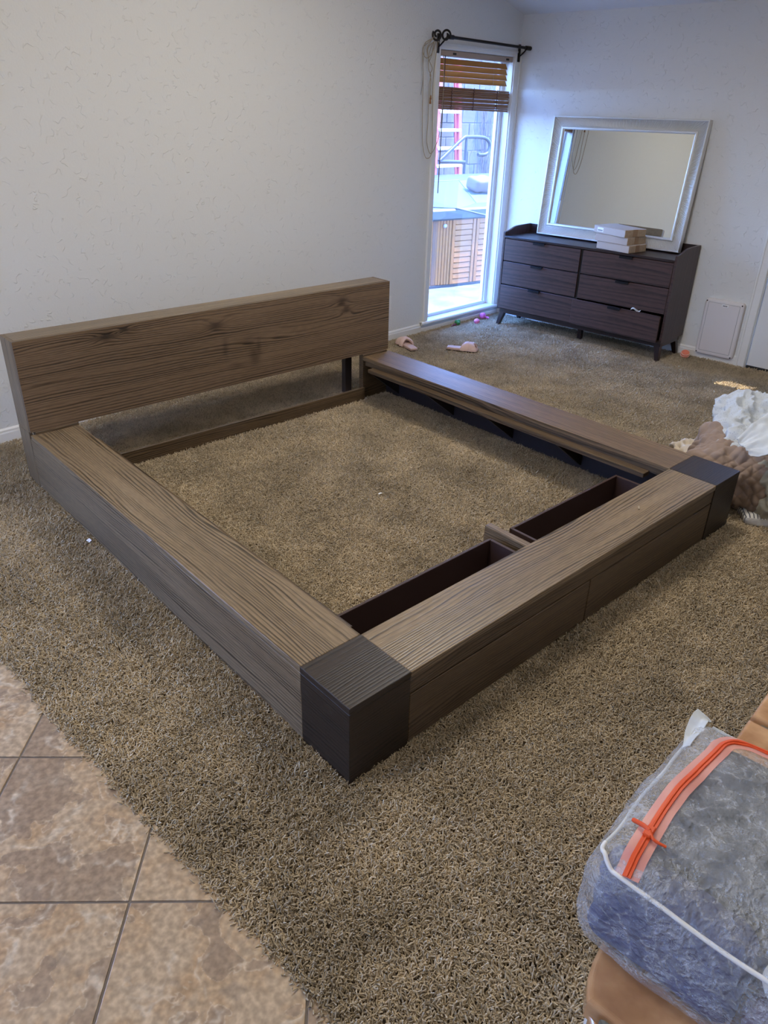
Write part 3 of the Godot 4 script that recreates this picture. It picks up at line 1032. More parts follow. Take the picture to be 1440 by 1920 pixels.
func cords() -> void:
	var z := -0.66
	var t := thing("blind_cord", "looped beige blind cords hooked over the left end of the curtain rod", "cord", Vector3(3.97, 1.45, z))
	var sets := [
		[Vector3(4.031, 2.237, -0.61), Vector3(3.98, 2.262, -0.62), Vector3(3.925, 2.235, z), Vector3(3.897, 2.18, z), Vector3(3.93, 2.135, z), Vector3(3.983, 2.15, z), Vector3(4.02, 2.20, z), Vector3(4.01, 2.255, -0.63)],
		[Vector3(3.967, 2.273, -0.62), Vector3(3.945, 2.2, z), Vector3(3.965, 2.13, z), Vector3(4.012, 2.07, z), Vector3(3.99, 2.03, z), Vector3(4.004, 1.99, z), Vector3(4.0, 1.90, z), Vector3(4.008, 1.87, z)],
		[Vector3(3.99, 2.262, -0.62), Vector3(3.975, 2.18, z), Vector3(3.968, 2.07, z), Vector3(4.0, 2.02, z), Vector3(3.985, 1.94, z), Vector3(3.99, 1.718, z), Vector3(3.985, 1.578, z), Vector3(4.012, 1.50, z), Vector3(4.05, 1.475, z), Vector3(4.10, 1.53, z), Vector3(4.135, 1.607, z), Vector3(4.145, 1.75, z + 0.01), Vector3(4.16, 2.0, z), Vector3(4.17, 2.17, WZ + 0.01)],
		[Vector3(3.978, 2.268, -0.62), Vector3(3.925, 2.22, z), Vector3(3.896, 2.182, z), Vector3(3.912, 2.0, z), Vector3(3.919, 1.789, z), Vector3(3.93, 1.6, z), Vector3(3.95, 1.505, z), Vector3(3.98, 1.45, z), Vector3(4.01, 1.44, z), Vector3(4.045, 1.46, z), Vector3(4.06, 1.53, z), Vector3(4.045, 1.75, z), Vector3(4.03, 2.0, z), Vector3(4.02, 2.25, -0.62)],
		[Vector3(4.0, 2.255, -0.62), Vector3(3.96, 2.21, z), Vector3(3.955, 2.16, z), Vector3(3.975, 2.12, z), Vector3(4.0, 2.16, z), Vector3(3.985, 2.24, -0.63)],
	]
	for s in sets: part("cord_strand", tubem(curve(s, 7), 0.0028, 5), M.cord_beige, t)
	part("cord_strand", tubem(curve([Vector3(3.925, 2.235, z), Vector3(3.905, 2.1, z), Vector3(3.91, 2.0, z), Vector3(3.9, 1.93, z), Vector3(3.893, 1.888, z)], 6), 0.0022, 5), M.cord_grey, t, "grey cord")
	for p in [Vector3(4.01, 1.872, z), Vector3(4.002, 1.842, z + 0.006)]:
		var st := mb()
		lathe(st, [Vector2(0.0, 0.016), Vector2(0.005, 0.015), Vector2(0.0075, 0.0), Vector2(0.009, -0.013), Vector2(0.0, -0.014)], 10, Transform3D(Basis(), p))
		part("tassel", st, M.cord_wood, t, "wooden cord tassel")

# ---------------------------------------------------------------- outside the window
func outdoors() -> void:
	solo("ground", boxm(Vector3(-30, -0.3, -40), Vector3(40, -0.104, 30), 0.0), M.concrete, "pale sunlit concrete patio outside the window", "patio", "", "structure")
	# block wall
	var bw := thing("block_wall", "grey concrete block wall at the far side of the patio", "wall", Vector3(10.4, -0.1, -5.2), "", "structure")
	part("mortar", boxm(Vector3(7.6, -0.1, -5.36), Vector3(13.2, 2.72, -5.206), 0.0), M.mortar, bw)
	var shapes := []
	for k in 3: shapes.append(boxm(Vector3(-0.2, -0.101, -0.17), Vector3(0.2, 0.101, 0.006 * k * 0.5), 0.006, 0, Vector2(k * 0.3, k * 0.2)).commit())
	for r in 13:
		for c in 13:
			var o := MeshInstance3D.new()
			o.mesh = shapes[rng.randi_range(0, 2)]
			o.material_override = M.block_concrete
			o.name = "block"
			bw.add_child(o, true)
			o.position = Vector3(-2.5 + c * 0.412 + (0.206 if r % 2 else 0.0), 0.104 + r * 0.214, rng.randf_range(-0.003, 0.003))
	# bare vine on it
	var st := mb()
	rng.seed = 15
	for k in 16:
		var p := Vector3(10.55 + rng.randf_range(-0.1, 0.5), -0.1, -5.17)
		var pts := [p]
		for i in 12:
			p += Vector3(rng.randf_range(-0.07, 0.07), rng.randf_range(0.12, 0.24), rng.randf_range(-0.004, 0.01))
			p.z = clampf(p.z, -5.18, -5.1)
			pts.append(p)
		tube(st, curve(pts, 3), 0.009, 5, 0.003)
	solo("vine", st, M.vine, "thin bare vine climbing the block wall outside", "vine", "", "stuff")
	# ladder
	var ld := thing("stepladder", "red stepladder with metal treads standing outside by the block wall", "ladder", Vector3(8.95, -0.1, -4.6))
	var lx := func(px: float, py: float, z: float) -> Vector3: return Vector3(8.677 + (px - 310.0) * 0.0029 + (-4.5 - z) * 1.28, 1.733 - (py - 950.0) * 0.00145, z)
	for s in [[305.0, 290.0], [452.0, 560.0]]:
		var a: Vector3 = lx.call(s[0], 420, -4.95)
		var b: Vector3 = lx.call(s[1], 2215, -4.72)
		var f := func(p: Vector3) -> Vector3: return a.lerp(b, p.y) + Vector3(p.x, 0, p.z)
		part("rail", boxm(Vector3(-0.04, 0, -0.03), Vector3(0.04, 1, 0.03), 0.006, 1, Vector2.ZERO, f), M.ladder_red, ld)
		var b2: Vector3 = lx.call(s[1], 2215, -5.05)
		var f2 := func(p: Vector3) -> Vector3: return a.lerp(b2, p.y) + Vector3(p.x, 0, p.z - 0.08)
		part("rear_rail", boxm(Vector3(-0.02, 0, -0.015), Vector3(0.02, 1, 0.015), 0.006, 1, Vector2.ZERO, f2), M.ladder_red, ld)
	for k in 9:
		var py := 560.0 + k * 178.0
		var t := (py - 420.0) / 1795.0
		var a: Vector3 = lx.call(lerpf(305, 290, t), py, lerpf(-4.95, -4.72, t))
		var b: Vector3 = lx.call(lerpf(452, 560, t), py, lerpf(-4.95, -4.72, t))
		part("tread", boxm(Vector3(a.x, a.y - 0.035, a.z - 0.05), Vector3(b.x, a.y + 0.012, a.z + 0.05), 0.006), M.ladder_metal, ld)
	# hot tub
	var o := Vector3(6.218, 0, -2.12)
	var an := deg_to_rad(12.0)
	var T := Transform3D(Basis(Vector3.UP, -an), o)
	var f := func(p: Vector3) -> Vector3: return T * Vector3(p.x, p.y, -p.z)
	var tub := thing("hot_tub", "hot tub in orange cedar cladding under a grey vinyl cover outside", "hot tub", Vector3(7.0, -0.1, -3.2))
	part("plinth", boxm(Vector3(-0.28, -0.106, 0.03), Vector3(3.0, -0.07, 2.3), 0.004, 0, Vector2.ZERO, f), M.lifter_grey, tub)
	part("shell", boxm(Vector3(-0.26, -0.07, 0.03), Vector3(3.0, 0.675, 2.3), 0.004, 0, Vector2.ZERO, f), M.cedar_dark, tub)
	var turn := deg_to_rad(-8.0)
	for k in 7:
		var fc := func(p: Vector3) -> Vector3:
			var q := Vector3(p.x, p.y, p.z)
			q = Vector3(p.x * cos(turn) + p.z * sin(turn), p.y, -p.x * sin(turn) * -1.0 + p.z * cos(turn))
			return f.call(Vector3(q.x, q.y, q.z))
		part("corner_slat", boxm(Vector3(-0.28 + k * 0.04, -0.07, 0.0), Vector3(-0.244 + k * 0.04, 0.675, 0.03), 0.006, 1, Vector2.ZERO, fc), M.cedar, tub)
	for s in [0.0, 0.315, 0.37, 0.96, 1.02, 1.62, 2.9]:
		part("stile", boxm(Vector3(s, -0.07, -0.008), Vector3(s + 0.045, 0.675, 0.03), 0.006, 1, Vector2.ZERO, f), M.cedar, tub)
	for b in [[0.047, 0.313], [0.417, 0.958], [1.067, 1.618], [1.667, 2.898]]:
		for k in 12:
			var y0 := -0.07 + k * 0.062
			var tilt := func(p: Vector3) -> Vector3: return f.call(Vector3(p.x, p.y, p.z - 0.006 * (1.0 - (p.y - y0) / 0.06)))
			part("clad_board", boxm(Vector3(b[0], y0, 0.004), Vector3(b[1], y0 + 0.057, 0.03), 0.004, 0, Vector2(k * 0.1, 0), tilt), M.cedar, tub)
	st = mb()
	lathe(st, [Vector2(0.0, 0.01), Vector2(0.016, 0.009), Vector2(0.022, 0.0), Vector2(0.022, -0.01)], 16, Transform3D(Basis(Vector3.UP, -an) * Basis(Vector3.RIGHT, PI / 2), f.call(Vector3(-0.115, 0.605, -0.012))))
	part("light", st, M.tub_jet, tub)
	# cover: slab with a skirt, and the folded upper half draped over it
	var cv := part("cover", boxm(Vector3(-0.34, 0.665, -0.035), Vector3(3.05, 0.79, 2.34), 0.02, 0, Vector2.ZERO, f), M.tub_cover, tub)
	st = mb()
	var P := {}
	for q in [["A", Vector3(0.46, 0.70, -0.045)], ["F", Vector3(0.02, 0.795, -0.03)], ["E", Vector3(-0.3, 0.80, 0.25)], ["D", Vector3(-0.3, 0.97, 1.2)], ["C", Vector3(1.05, 0.97, 1.2)], ["R", Vector3(3.05, 0.72, -0.045)], ["S", Vector3(3.05, 0.97, 1.2)], ["D2", Vector3(-0.3, 0.95, 2.34)], ["S2", Vector3(3.05, 0.95, 2.34)], ["B", Vector3(-0.3, 0.79, 2.34)]]:
		P[q[0]] = f.call(q[1])
	var up := Vector3(0, 1, 0.2)
	tri(st, P.E, P.F, P.D, up); tri(st, P.F, P.C, P.D, up); tri(st, P.F, P.A, P.C, up)
	quad(st, P.D, P.C, P.S, P.S2, up); tri(st, P.D, P.S2, P.D2, up)
	tri(st, P.E, P.D, P.D2, Vector3.LEFT); tri(st, P.E, P.D2, P.B, Vector3.LEFT)
	part("cover_fold", st, M.tub_cover, tub)
	st = mb()
	quad(st, P.A, P.R, P.S, P.C, Vector3(0, 1, 0.3))
	part("cover_skirt", st, M.tub_cover_pale, tub)
	for e in [["A", "C"], ["F", "A"], ["D", "C"]]:
		part("cover_seam", tubem([P[e[0]], P[e[1]]], 0.009, 5), M.tub_cover_pale, tub)
	solo("cushion", softm(Vector3(0.16, 0.08, 0.12), 0.045, 8, func(p, n): return 0.008 * sin(p.x * 30.0), Transform3D(Basis(Vector3.UP, -an) * Basis(Vector3.RIGHT, 0.21), f.call(Vector3(1.05, 0.965, 0.75)))), M.pillow_brown, "brown block cushion lying on the hot tub cover", "cushion")
	# cover lifter
	var lf := thing("cover_lifter", "bent dark tube handle standing behind the hot tub cover", "handle", Vector3(8.8, -0.1, -4.0))
	var lp := func(px: float, py: float) -> Vector3: return Vector3(8.78 + (px - 590.0) * 0.00267, 1.45 - (py - 1165.0) * 0.00143, -4.0)
	part("bent_tube", tubem(curve([lp.call(360, 1385), lp.call(470, 1270), lp.call(560, 1178), lp.call(600, 1165), lp.call(740, 1172), lp.call(795, 1205), lp.call(812, 1260), lp.call(795, 1320), lp.call(760, 1338), lp.call(705, 1335)], 6), 0.026, 8), M.lifter_grey, lf)
	part("upright", tubem([lp.call(592, 1172), lp.call(582, 2250)], 0.022, 8), M.lifter_grey, lf)
	part("brace", tubem([lp.call(360, 1385), lp.call(585, 1402)], 0.026, 8), M.lifter_grey, lf)

# ---------------------------------------------------------------- the bed
func bx(called: String, lo: Vector3, hi: Vector3, m: String, root: Node3D, g := 0, bev := 0.0015, label := "") -> MeshInstance3D:
	var uo := Vector2(rng.randf() * 0.16, rng.randf() * 0.03)
	return part(called, boxm(lo, hi, bev, g, uo, bedmap), M[m], root, label)

func bed() -> void:
	rng.seed = 2024
	var t := thing("bed_frame", "low brown wooden platform bed frame without its mattress", "bed", bedmap(Vector3(BW * 0.5, 0, BL * 0.5)))
	var tb := 0.025
	# corner blocks: a lid on a dark cube
	for u in [0.0, BW - RIM]:
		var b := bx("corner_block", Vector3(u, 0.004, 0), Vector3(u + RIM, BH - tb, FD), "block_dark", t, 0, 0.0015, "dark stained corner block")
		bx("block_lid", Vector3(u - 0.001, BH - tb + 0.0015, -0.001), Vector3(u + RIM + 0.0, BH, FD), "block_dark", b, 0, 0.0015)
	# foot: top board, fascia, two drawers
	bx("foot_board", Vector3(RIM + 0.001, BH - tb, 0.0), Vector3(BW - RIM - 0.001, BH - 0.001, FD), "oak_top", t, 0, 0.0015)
	bx("foot_fascia", Vector3(RIM + 0.001, 0.212, 0.004), Vector3(BW - RIM - 0.001, BH - tb - 0.001, 0.024), "oak_shaded", t, 0)
	bx("foot_rail", Vector3(RIM, 0.05, FD - 0.02), Vector3(BW - RIM, BH - tb, FD), "drawer_inside", t, 0)
	for s in [[RIM + 0.003, 1.2155, 0.30, 1.17], [1.2205, BW - RIM - 0.003, 1.30, 2.14]]:
		var d := bx("drawer", Vector3(s[0], 0.012, 0.003), Vector3(s[1], 0.2075, 0.024), "oak_shaded", t, 0, 0.002)
		bx("drawer_back", Vector3(s[2], 0.02, 0.463), Vector3(s[3], 0.2, 0.476), "drawer_inside", d)
		bx("drawer_side", Vector3(s[2], 0.02, 0.024), Vector3(s[2] + 0.014, 0.2, 0.463), "drawer_inside", d, 2)
		bx("drawer_side", Vector3(s[3] - 0.014, 0.02, 0.024), Vector3(s[3], 0.2, 0.463), "drawer_inside", d, 2)
		bx("drawer_bottom", Vector3(s[2] + 0.014, 0.02, 0.024), Vector3(s[3] - 0.014, 0.032, 0.463), "drawer_inside", d)
	bx("slat_support", Vector3(1.212, 0.0, 0.024), Vector3(1.25, 0.215, 0.545), "oak_side", t, 2, 0.003, "greyish centre support between the drawers")
	# side rails: hollow, with a top board, outer panel, ledge and brackets
	for r in [0, 1]:
		var m := func(u: float) -> float: return u if r == 0 else BW - u
		var span := func(nm: String, u0: float, u1: float, y0: float, y1: float, v0: float, v1: float, mm: String, g := 2, bev := 0.0015) -> void:
			var a: float = m.call(u0)
			var b: float = m.call(u1)
			bx(nm, Vector3(minf(a, b), y0, v0), Vector3(maxf(a, b), y1, v1), mm, t, g, bev)
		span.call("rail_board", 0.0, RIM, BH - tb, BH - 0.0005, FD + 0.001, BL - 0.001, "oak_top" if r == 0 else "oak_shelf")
		span.call("rail_panel", 0.001, 0.021, 0.008, BH - tb - 0.001, FD + 0.001, BL + 0.02, "oak_side" if r == 0 else "bracket_dark")  # right panel dark: shade under the rail put into its colour
		span.call("rail_apron", RIM - 0.024, RIM - 0.004, 0.245, BH - tb, FD + 0.02, BL - 0.03, "oak_shaded")
		span.call("slat_ledge", RIM - 0.004, RIM + 0.05, 0.228, 0.252, FD + 0.1, BL - 0.12, "oak_shaded")
		for v in [0.865, 1.365, 1.865, 2.40]:
			var st := mb()
			var tri3 := [Vector2(0.021, 0.03), Vector2(0.021, 0.228), Vector2(RIM + 0.045, 0.228)]
			var p := []
			for q in tri3:
				p.append(bedmap(Vector3(m.call(q.x), q.y, v - 0.01)))
				p.append(bedmap(Vector3(m.call(q.x), q.y, v + 0.01)))
			var cen: Vector3 = (p[0] + p[1] + p[2] + p[3] + p[4] + p[5]) / 6.0
			tri(st, p[0], p[2], p[4], p[0] - p[1]); tri(st, p[1], p[3], p[5], p[1] - p[0])
			for e in [[0, 2], [2, 4], [4, 0]]:
				quad(st, p[e[0]], p[e[1]], p[e[1] + 1], p[e[0] + 1], (p[e[0]] + p[e[1] + 1]) * 0.5 - cen)
			part("bracket", st, M.bracket_dark, t)
		# leg box under each end of the headboard
		span.call("headboard_leg", 0.022, RIM, 0.004, BH + 0.012, BL - 0.012, BL + 0.03, "oak_shaded", 0)
		span.call("rear_post", RIM - 0.012, RIM + 0.046, 0.0, BH + 0.02, BL + 0.125, BL + 0.165, "bracket_dark", 1)
	bx("cross_rail", Vector3(RIM, 0.004, BL - 0.035), Vector3(BW - RIM, 0.092, BL - 0.015), "oak_shaded", t)
	# headboard
	var hf := func(p: Vector3) -> Vector3: return bedmap(p)
	var st := mb()
	var y0 := 0.314
	var a := bedmap(Vector3(0.002, y0, BL)); var b := bedmap(Vector3(BW - 0.002, y0, BL))
	var c := bedmap(Vector3(BW - 0.002, HH - 0.001, BL)); var d := bedmap(Vector3(0.002, HH - 0.001, BL))
	quad(st, a, b, c, d, Vector3(0, 0, 1), Vector2(0, 1), Vector2(1, 1), Vector2(1, 0), Vector2(0, 0))
	var k := Vector3(0, 0, -0.02)
	quad(st, a + k, b + k, c + k, d + k, Vector3(0, 0, -1)); quad(st, a, b, b + k, a + k, Vector3.DOWN); quad(st, d, c, c + k, d + k, Vector3.UP)
	quad(st, a, d, d + k, a + k, Vector3.LEFT); quad(st, b, c, c + k, b + k, Vector3.RIGHT)
	part("headboard_panel", st, M.headboard_face, t, "wide front panel with knots and dark smudges")
	bx("headboard_top", Vector3(0.018, HH - 0.022, BL + 0.0205), Vector3(BW - 0.018, HH, BL + 0.173), "oak_top", t, 0)
	bx("headboard_back", Vector3(0.018, y0, BL + 0.155), Vector3(BW - 0.018, HH - 0.023, BL + 0.173), "oak_side", t, 0)
	bx("headboard_underside", Vector3(0.018, y0, BL + 0.021), Vector3(BW - 0.018, y0 + 0.02, BL + 0.154), "bracket_dark", t, 0)
	bx("headboard_end", Vector3(0.0, BH + 0.004, BL + 0.0205), Vector3(0.0175, HH, BL + 0.174), "oak_side", t, 1)
	bx("headboard_end", Vector3(0.0, 0.006, BL + 0.0205), Vector3(0.0175, BH + 0.002, BL + 0.174), "oak_side", t, 1)
	bx("headboard_end", Vector3(BW - 0.0175, 0.006, BL + 0.0205), Vector3(BW, HH, BL + 0.174), "oak_side", t, 1)

# ---------------------------------------------------------------- dresser, mirror, boxes
func dresser() -> void:
	rng.seed = 61
	var t := thing("dresser", "dark walnut dresser of six drawers on splayed legs below the mirror", "dresser", Vector3(5.0, 0, 0.41))
	var xf := 4.80
	var xb := 5.205
	var za := -0.402
	var zb := 1.226
	# sides with a swept gallery
	for z in [za, zb - 0.018]:
		var poly := [Vector2(xf, 0.165), Vector2(xf, 0.838)]
		for i in 11:
			var s := i / 10.0
			poly.append(Vector2(lerpf(xf + 0.01, xf + 0.20, s), lerpf(0.842, 0.882, smoothstep(0.0, 1.0, s))))
		poly.append(Vector2(xb, 0.885)); poly.append(Vector2(xb, 0.165))
		var st := mb()
		var n := poly.size()
		var cen := Vector2(5.0, 0.5)
		for i in n:
			var p: Vector2 = poly[i]
			var q: Vector2 = poly[(i + 1) % n]
			var mid := (p + q) * 0.5 - cen
			quad(st, Vector3(p.x, p.y, z), Vector3(q.x, q.y, z), Vector3(q.x, q.y, z + 0.018), Vector3(p.x, p.y, z + 0.018), Vector3(mid.x, mid.y * 2.0, 0), p, q, q, p)
			for w in [[z, -1.0], [z + 0.018, 1.0]]:
				tri(st, Vector3(cen.x, cen.y, w[0]), Vector3(p.x, p.y, w[0]), Vector3(q.x, q.y, w[0]), Vector3(0, 0, w[1]), Vector2(cen.y, cen.x), Vector2(p.y, p.x), Vector2(q.y, q.x))
		part("side_panel", st, M.walnut_side, t)
	part("top_board", boxm(Vector3(xf - 0.002, 0.792, za + 0.018), Vector3(xb - 0.01, 0.81, zb - 0.018), 0.002, 2, Vector2(0.02, 0.1)), M.walnut_dark, t)
	part("gallery", boxm(Vector3(xb - 0.012, 0.2, za + 0.018), Vector3(xb, 0.884, zb - 0.018), 0.002, 2), M.walnut_dark, t)
	part("bottom_board", boxm(Vector3(xf + 0.02, 0.165, za + 0.018), Vector3(xb - 0.012, 0.182, zb - 0.018), 0.001, 2), M.walnut_dark, t)
	part("divider", boxm(Vector3(xf + 0.012, 0.182, 0.394), Vector3(xb - 0.012, 0.792, 0.412), 0.001, 1), M.shadow_gap, t)  # divider coloured near black as shade between the drawers
	part("gap_shade_sheet", boxm(Vector3(xf + 0.03, 0.182, za + 0.018), Vector3(xf + 0.034, 0.792, 0.39), 0.0), M.shadow_gap, t)  # dark sheets behind the fronts, shade painted into the drawer gaps
	part("gap_shade_sheet", boxm(Vector3(xf + 0.03, 0.39, 0.414), Vector3(xf + 0.034, 0.792, zb - 0.018), 0.0), M.shadow_gap, t)
	var rows := [[0.600, 0.787], [0.394, 0.592], [0.176, 0.386]]
	for r in 3:
		for s in 2:
			var z0 := za + 0.022 if s == 0 else 0.416
			var z1 := 0.390 if s == 0 else zb - 0.022
			var out := 0.0
			if r == 2:
				out = 0.006 if s == 0 else 0.06
				if s == 0: z1 = 0.398
				else: z0 = 0.388
			var y0: float = rows[r][0]
			var y1: float = rows[r][1]
			var skew := func(p: Vector3) -> Vector3:
				return Vector3(p.x - out * (1.0 if s == 0 else 0.35 + 0.65 * (p.z - z0) / (z1 - z0)), p.y, p.z)
			var d := part("drawer", boxm(Vector3(xf + 0.002, y0, z0), Vector3(xf + 0.02, y1, z1), 0.002, 2, Vector2(rng.randf() * 0.3, rng.randf() * 0.12), skew), M.walnut, t)
			var zc := (z0 + z1) * 0.5 - (0.02 if s == 0 else 0.0)
			var st := mb()
			box(st, Vector3(xf - 0.018, y1 - 0.002, zc - 0.058), Vector3(xf + 0.012, y1 + 0.003, zc + 0.058), 0.001, 0, Vector2.ZERO, skew)
			box(st, Vector3(xf - 0.018, y1 - 0.016, zc - 0.058), Vector3(xf - 0.014, y1 + 0.003, zc + 0.058), 0.001, 0, Vector2.ZERO, skew)
			part("handle", st, M.iron_black, d)
			if r == 2 and s == 1:
				part("drawer_side", boxm(Vector3(xf + 0.02, y0 + 0.02, z1 - 0.03), Vector3(xb - 0.05, y1 - 0.03, z1 - 0.018), 0.001, 0, Vector2.ZERO, skew), M.walnut_dark, d)
				part("drawer_side", boxm(Vector3(xf + 0.02, y0 + 0.02, z0 + 0.03), Vector3(xb - 0.05, y1 - 0.03, z0 + 0.042), 0.001, 0, Vector2.ZERO, skew), M.walnut_dark, d)
				part("drawer_bottom", boxm(Vector3(xf + 0.02, y0 + 0.02, z0 + 0.042), Vector3(xb - 0.05, y0 + 0.03, z1 - 0.03), 0.001, 0, Vector2.ZERO, skew), M.walnut_dark, d)
	# stand
	var st := mb()
	box(st, Vector3(xf + 0.03, 0.125, za + 0.01), Vector3(xf + 0.05, 0.165, zb - 0.012), 0.003, 2)
	box(st, Vector3(xb - 0.05, 0.125, za + 0.01), Vector3(xb - 0.03, 0.165, zb - 0.012), 0.003, 2)
	box(st, Vector3(xf + 0.05, 0.125, za + 0.01), Vector3(xb - 0.05, 0.165, za + 0.03), 0.003, 0)
	box(st, Vector3(xf + 0.05, 0.125, zb - 0.032), Vector3(xb - 0.05, 0.165, zb - 0.012), 0.003, 0)
	part("stand_rail", st, M.walnut_dark, t)
	for l in [[4.848, 0.0, -0.05], [4.848, 1.19, 0.03], [5.165, 1.18, 0.03], [5.165, 0.0, -0.05]]:
		var front: bool = l[0] < 5.0
		var zt := za + 0.05 if l[1] < 0.5 else zb - 0.05
		var zt2 := za + 0.0 if l[1] < 0.5 else zb - 0.02
		var xt := xf + 0.06 if front else xb - 0.06
		var xt2 := xf + 0.038 if front else xb - 0.025
		var f := func(p: Vector3) -> Vector3:
			var w := lerpf(0.016, 0.027, p.y)
			return Vector3(lerpf(xt2, xt, p.y) + p.x * w, p.y * 0.165, lerpf(zt2, zt, p.y) + p.z * w)
		part("leg", boxm(Vector3(-1, 0, -1), Vector3(1, 1, 1), 0.12, 1, Vector2.ZERO, f), M.walnut_dark, t)
	part("leg", boxm(Vector3(4.94, 0.0, 0.39), Vector3(4.98, 0.165, 0.43), 0.004, 1), M.walnut_dark, t)
	# something white caught in the open drawer
	solo("cloth_scrap", sheetm(8, 3, func(u, v): return Vector3(4.778 + v * 0.03, 0.389 + 0.01 * sin(u * 5.0 + v) + 0.006 * v, 0.93 + u * 0.075), 0.004), M.cloth_sheet, "small white cloth edge poking from the half-open bottom drawer of the dresser", "cloth")

func mirror() -> void:
	var t := thing("mirror", "large mirror in a wide silver ribbed frame leaning on the wall above the dresser", "mirror", Vector3(5.0, 0.81, 0.45))
	var bl := Vector3(5.128, 0.818, -0.247); var br := Vector3(5.128, 0.818, 1.098)
	var tl := Vector3(5.208, 1.768, -0.251); var tr := Vector3(5.208, 1.768, 1.110)
	var nrm := (tl - bl).cross(br - bl).normalized()
	if nrm.x > 0: nrm = -nrm
	var W := 1.34
	var H := 0.953
	var at := func(x: float, y: float, d: float) -> Vector3:
		return bl.lerp(br, x / W).lerp(tl.lerp(tr, x / W), y / H) + nrm * d
	var fw := 0.10
	var pts_frame := func(side: int, s: float, w: float) -> Vector2:
		# s runs along the side 0..1 with the mitre, w 0 outer .. 1 inner
		var o := w * fw
		match side:
			0: return Vector2(lerpf(o, W - o, s), o)
			1: return Vector2(W - o, lerpf(o, H - o, s))
			2: return Vector2(lerpf(W - o, o, s), H - o)
		return Vector2(o, lerpf(H - o, o, s))
	var prof := [[0.0, -0.012], [0.0, 0.030], [0.03, 0.037], [0.09, 0.037], [0.13, 0.031], [0.15, 0.027], [0.3, 0.017], [0.5, 0.011], [0.68, 0.010], [0.78, 0.013], [0.80, 0.017], [0.86, 0.020], [0.94, 0.019], [1.0, 0.012], [1.0, 0.002]]
	for side in 4:
		var st := mb()
		var len_ := W if side % 2 == 0 else H
		var N := int(len_ / 0.0125) * 2
		for i in N:
			for k in prof.size() - 1:
				var q := []
				for e in [[i, k], [i + 1, k], [i + 1, k + 1], [i, k + 1]]:
					var w: float = prof[e[1]][0]
					var d: float = prof[e[1]][1]
					if w > 0.14 and w < 0.79 and e[0] % 2 == 0: d -= 0.006
					var p2: Vector2 = pts_frame.call(side, float(e[0]) / N, w)
					q.append(at.call(p2.x, p2.y, d))
				var o: Vector3 = nrm
				if k == 0: o = q[0] - at.call(W * 0.5, H * 0.5, 0.0)
				if k == prof.size() - 2: o = at.call(W * 0.5, H * 0.5, 0.0) - q[0]
				quad(st, q[0], q[1], q[2], q[3], o)
		part("frame_side", st, M.silver_frame, t)
	var st := mb()
	quad(st, at.call(fw - 0.004, fw - 0.004, 0.003), at.call(W - fw + 0.004, fw - 0.004, 0.003), at.call(W - fw + 0.004, H - fw + 0.004, 0.003), at.call(fw - 0.004, H - fw + 0.004, 0.003), nrm)
	part("glass", st, M.mirror_glass, t, "mirror glass")
	st = mb()
	quad(st, at.call(0.002, 0.002, -0.010), at.call(W - 0.002, 0.002, -0.010), at.call(W - 0.002, H - 0.002, -0.010), at.call(0.002, H - 0.002, -0.010), -nrm)
	part("backing", st, M.cardboard, t)

func boxes() -> void:
	var spec := [[Vector3(4.925, 0.811, 0.685), 0.16, 0.055, "bottom", 0.113, 0.160], [Vector3(4.945, 0.8675, 0.656), 0.18, 0.056, "middle", 0.118, 0.163], [Vector3(4.945, 0.925, 0.640), 0.33, 0.056, "top", 0.112, 0.180]]
	var names := {"bottom": "flat brown carton lying on the dresser, lowest of the stack of three", "middle": "flat brown carton in the middle of the stack on the dresser", "top": "flat pale carton with a white address label, topmost on the dresser"}
	for s in spec:
		var c: Vector3 = s[0]
		var b := thing("carton", names[s[3]], "box", c, "flat cartons stacked on the dresser")
		var T := Transform3D(Basis(Vector3.UP, -s[1]), c)
		var f := func(p: Vector3) -> Vector3: return T * p
		var hx: float = s[4]
		var hz: float = s[5]
		part("body", boxm(Vector3(-hx, 0, -hz), Vector3(hx, s[2], hz), 0.003, 0, Vector2.ZERO, f), M.cardboard, b)
		part("lid_panel", boxm(Vector3(-hx - 0.001, s[2] - 0.002, -hz), Vector3(hx, s[2] + 0.001, hz - 0.002), 0.001, 0, Vector2.ZERO, f), M.cardboard_white, b)
		part("front_panel", boxm(Vector3(-hx - 0.0015, 0.002, -hz), Vector3(-hx + 0.001, s[2] - 0.003, hz - 0.002), 0.0005, 0, Vector2.ZERO, f), M.cardboard_white, b)
		part("packing_tape", boxm(Vector3(-0.03, 0.004, hz - 0.001), Vector3(0.02, s[2] + 0.0015, hz + 0.001), 0.0003, 0, Vector2.ZERO, f), M.packing_tape, b)
		if s[3] == "top":
			var l := part("address_label", boxm(Vector3(-hx - 0.0022, 0.012, -0.14), Vector3(-hx - 0.001, 0.044, -0.07), 0.0002, 0, Vector2.ZERO, f), M.paper_white, b)
			var st := mb()
			for k in 9: box(st, Vector3(-hx - 0.0026, 0.017, -0.132 + k * 0.006), Vector3(-hx - 0.0022, 0.028, -0.1295 + k * 0.006 + (k % 3) * 0.0008), 0.0, 0, Vector2.ZERO, f)
			part("print", st, M.ink, l)

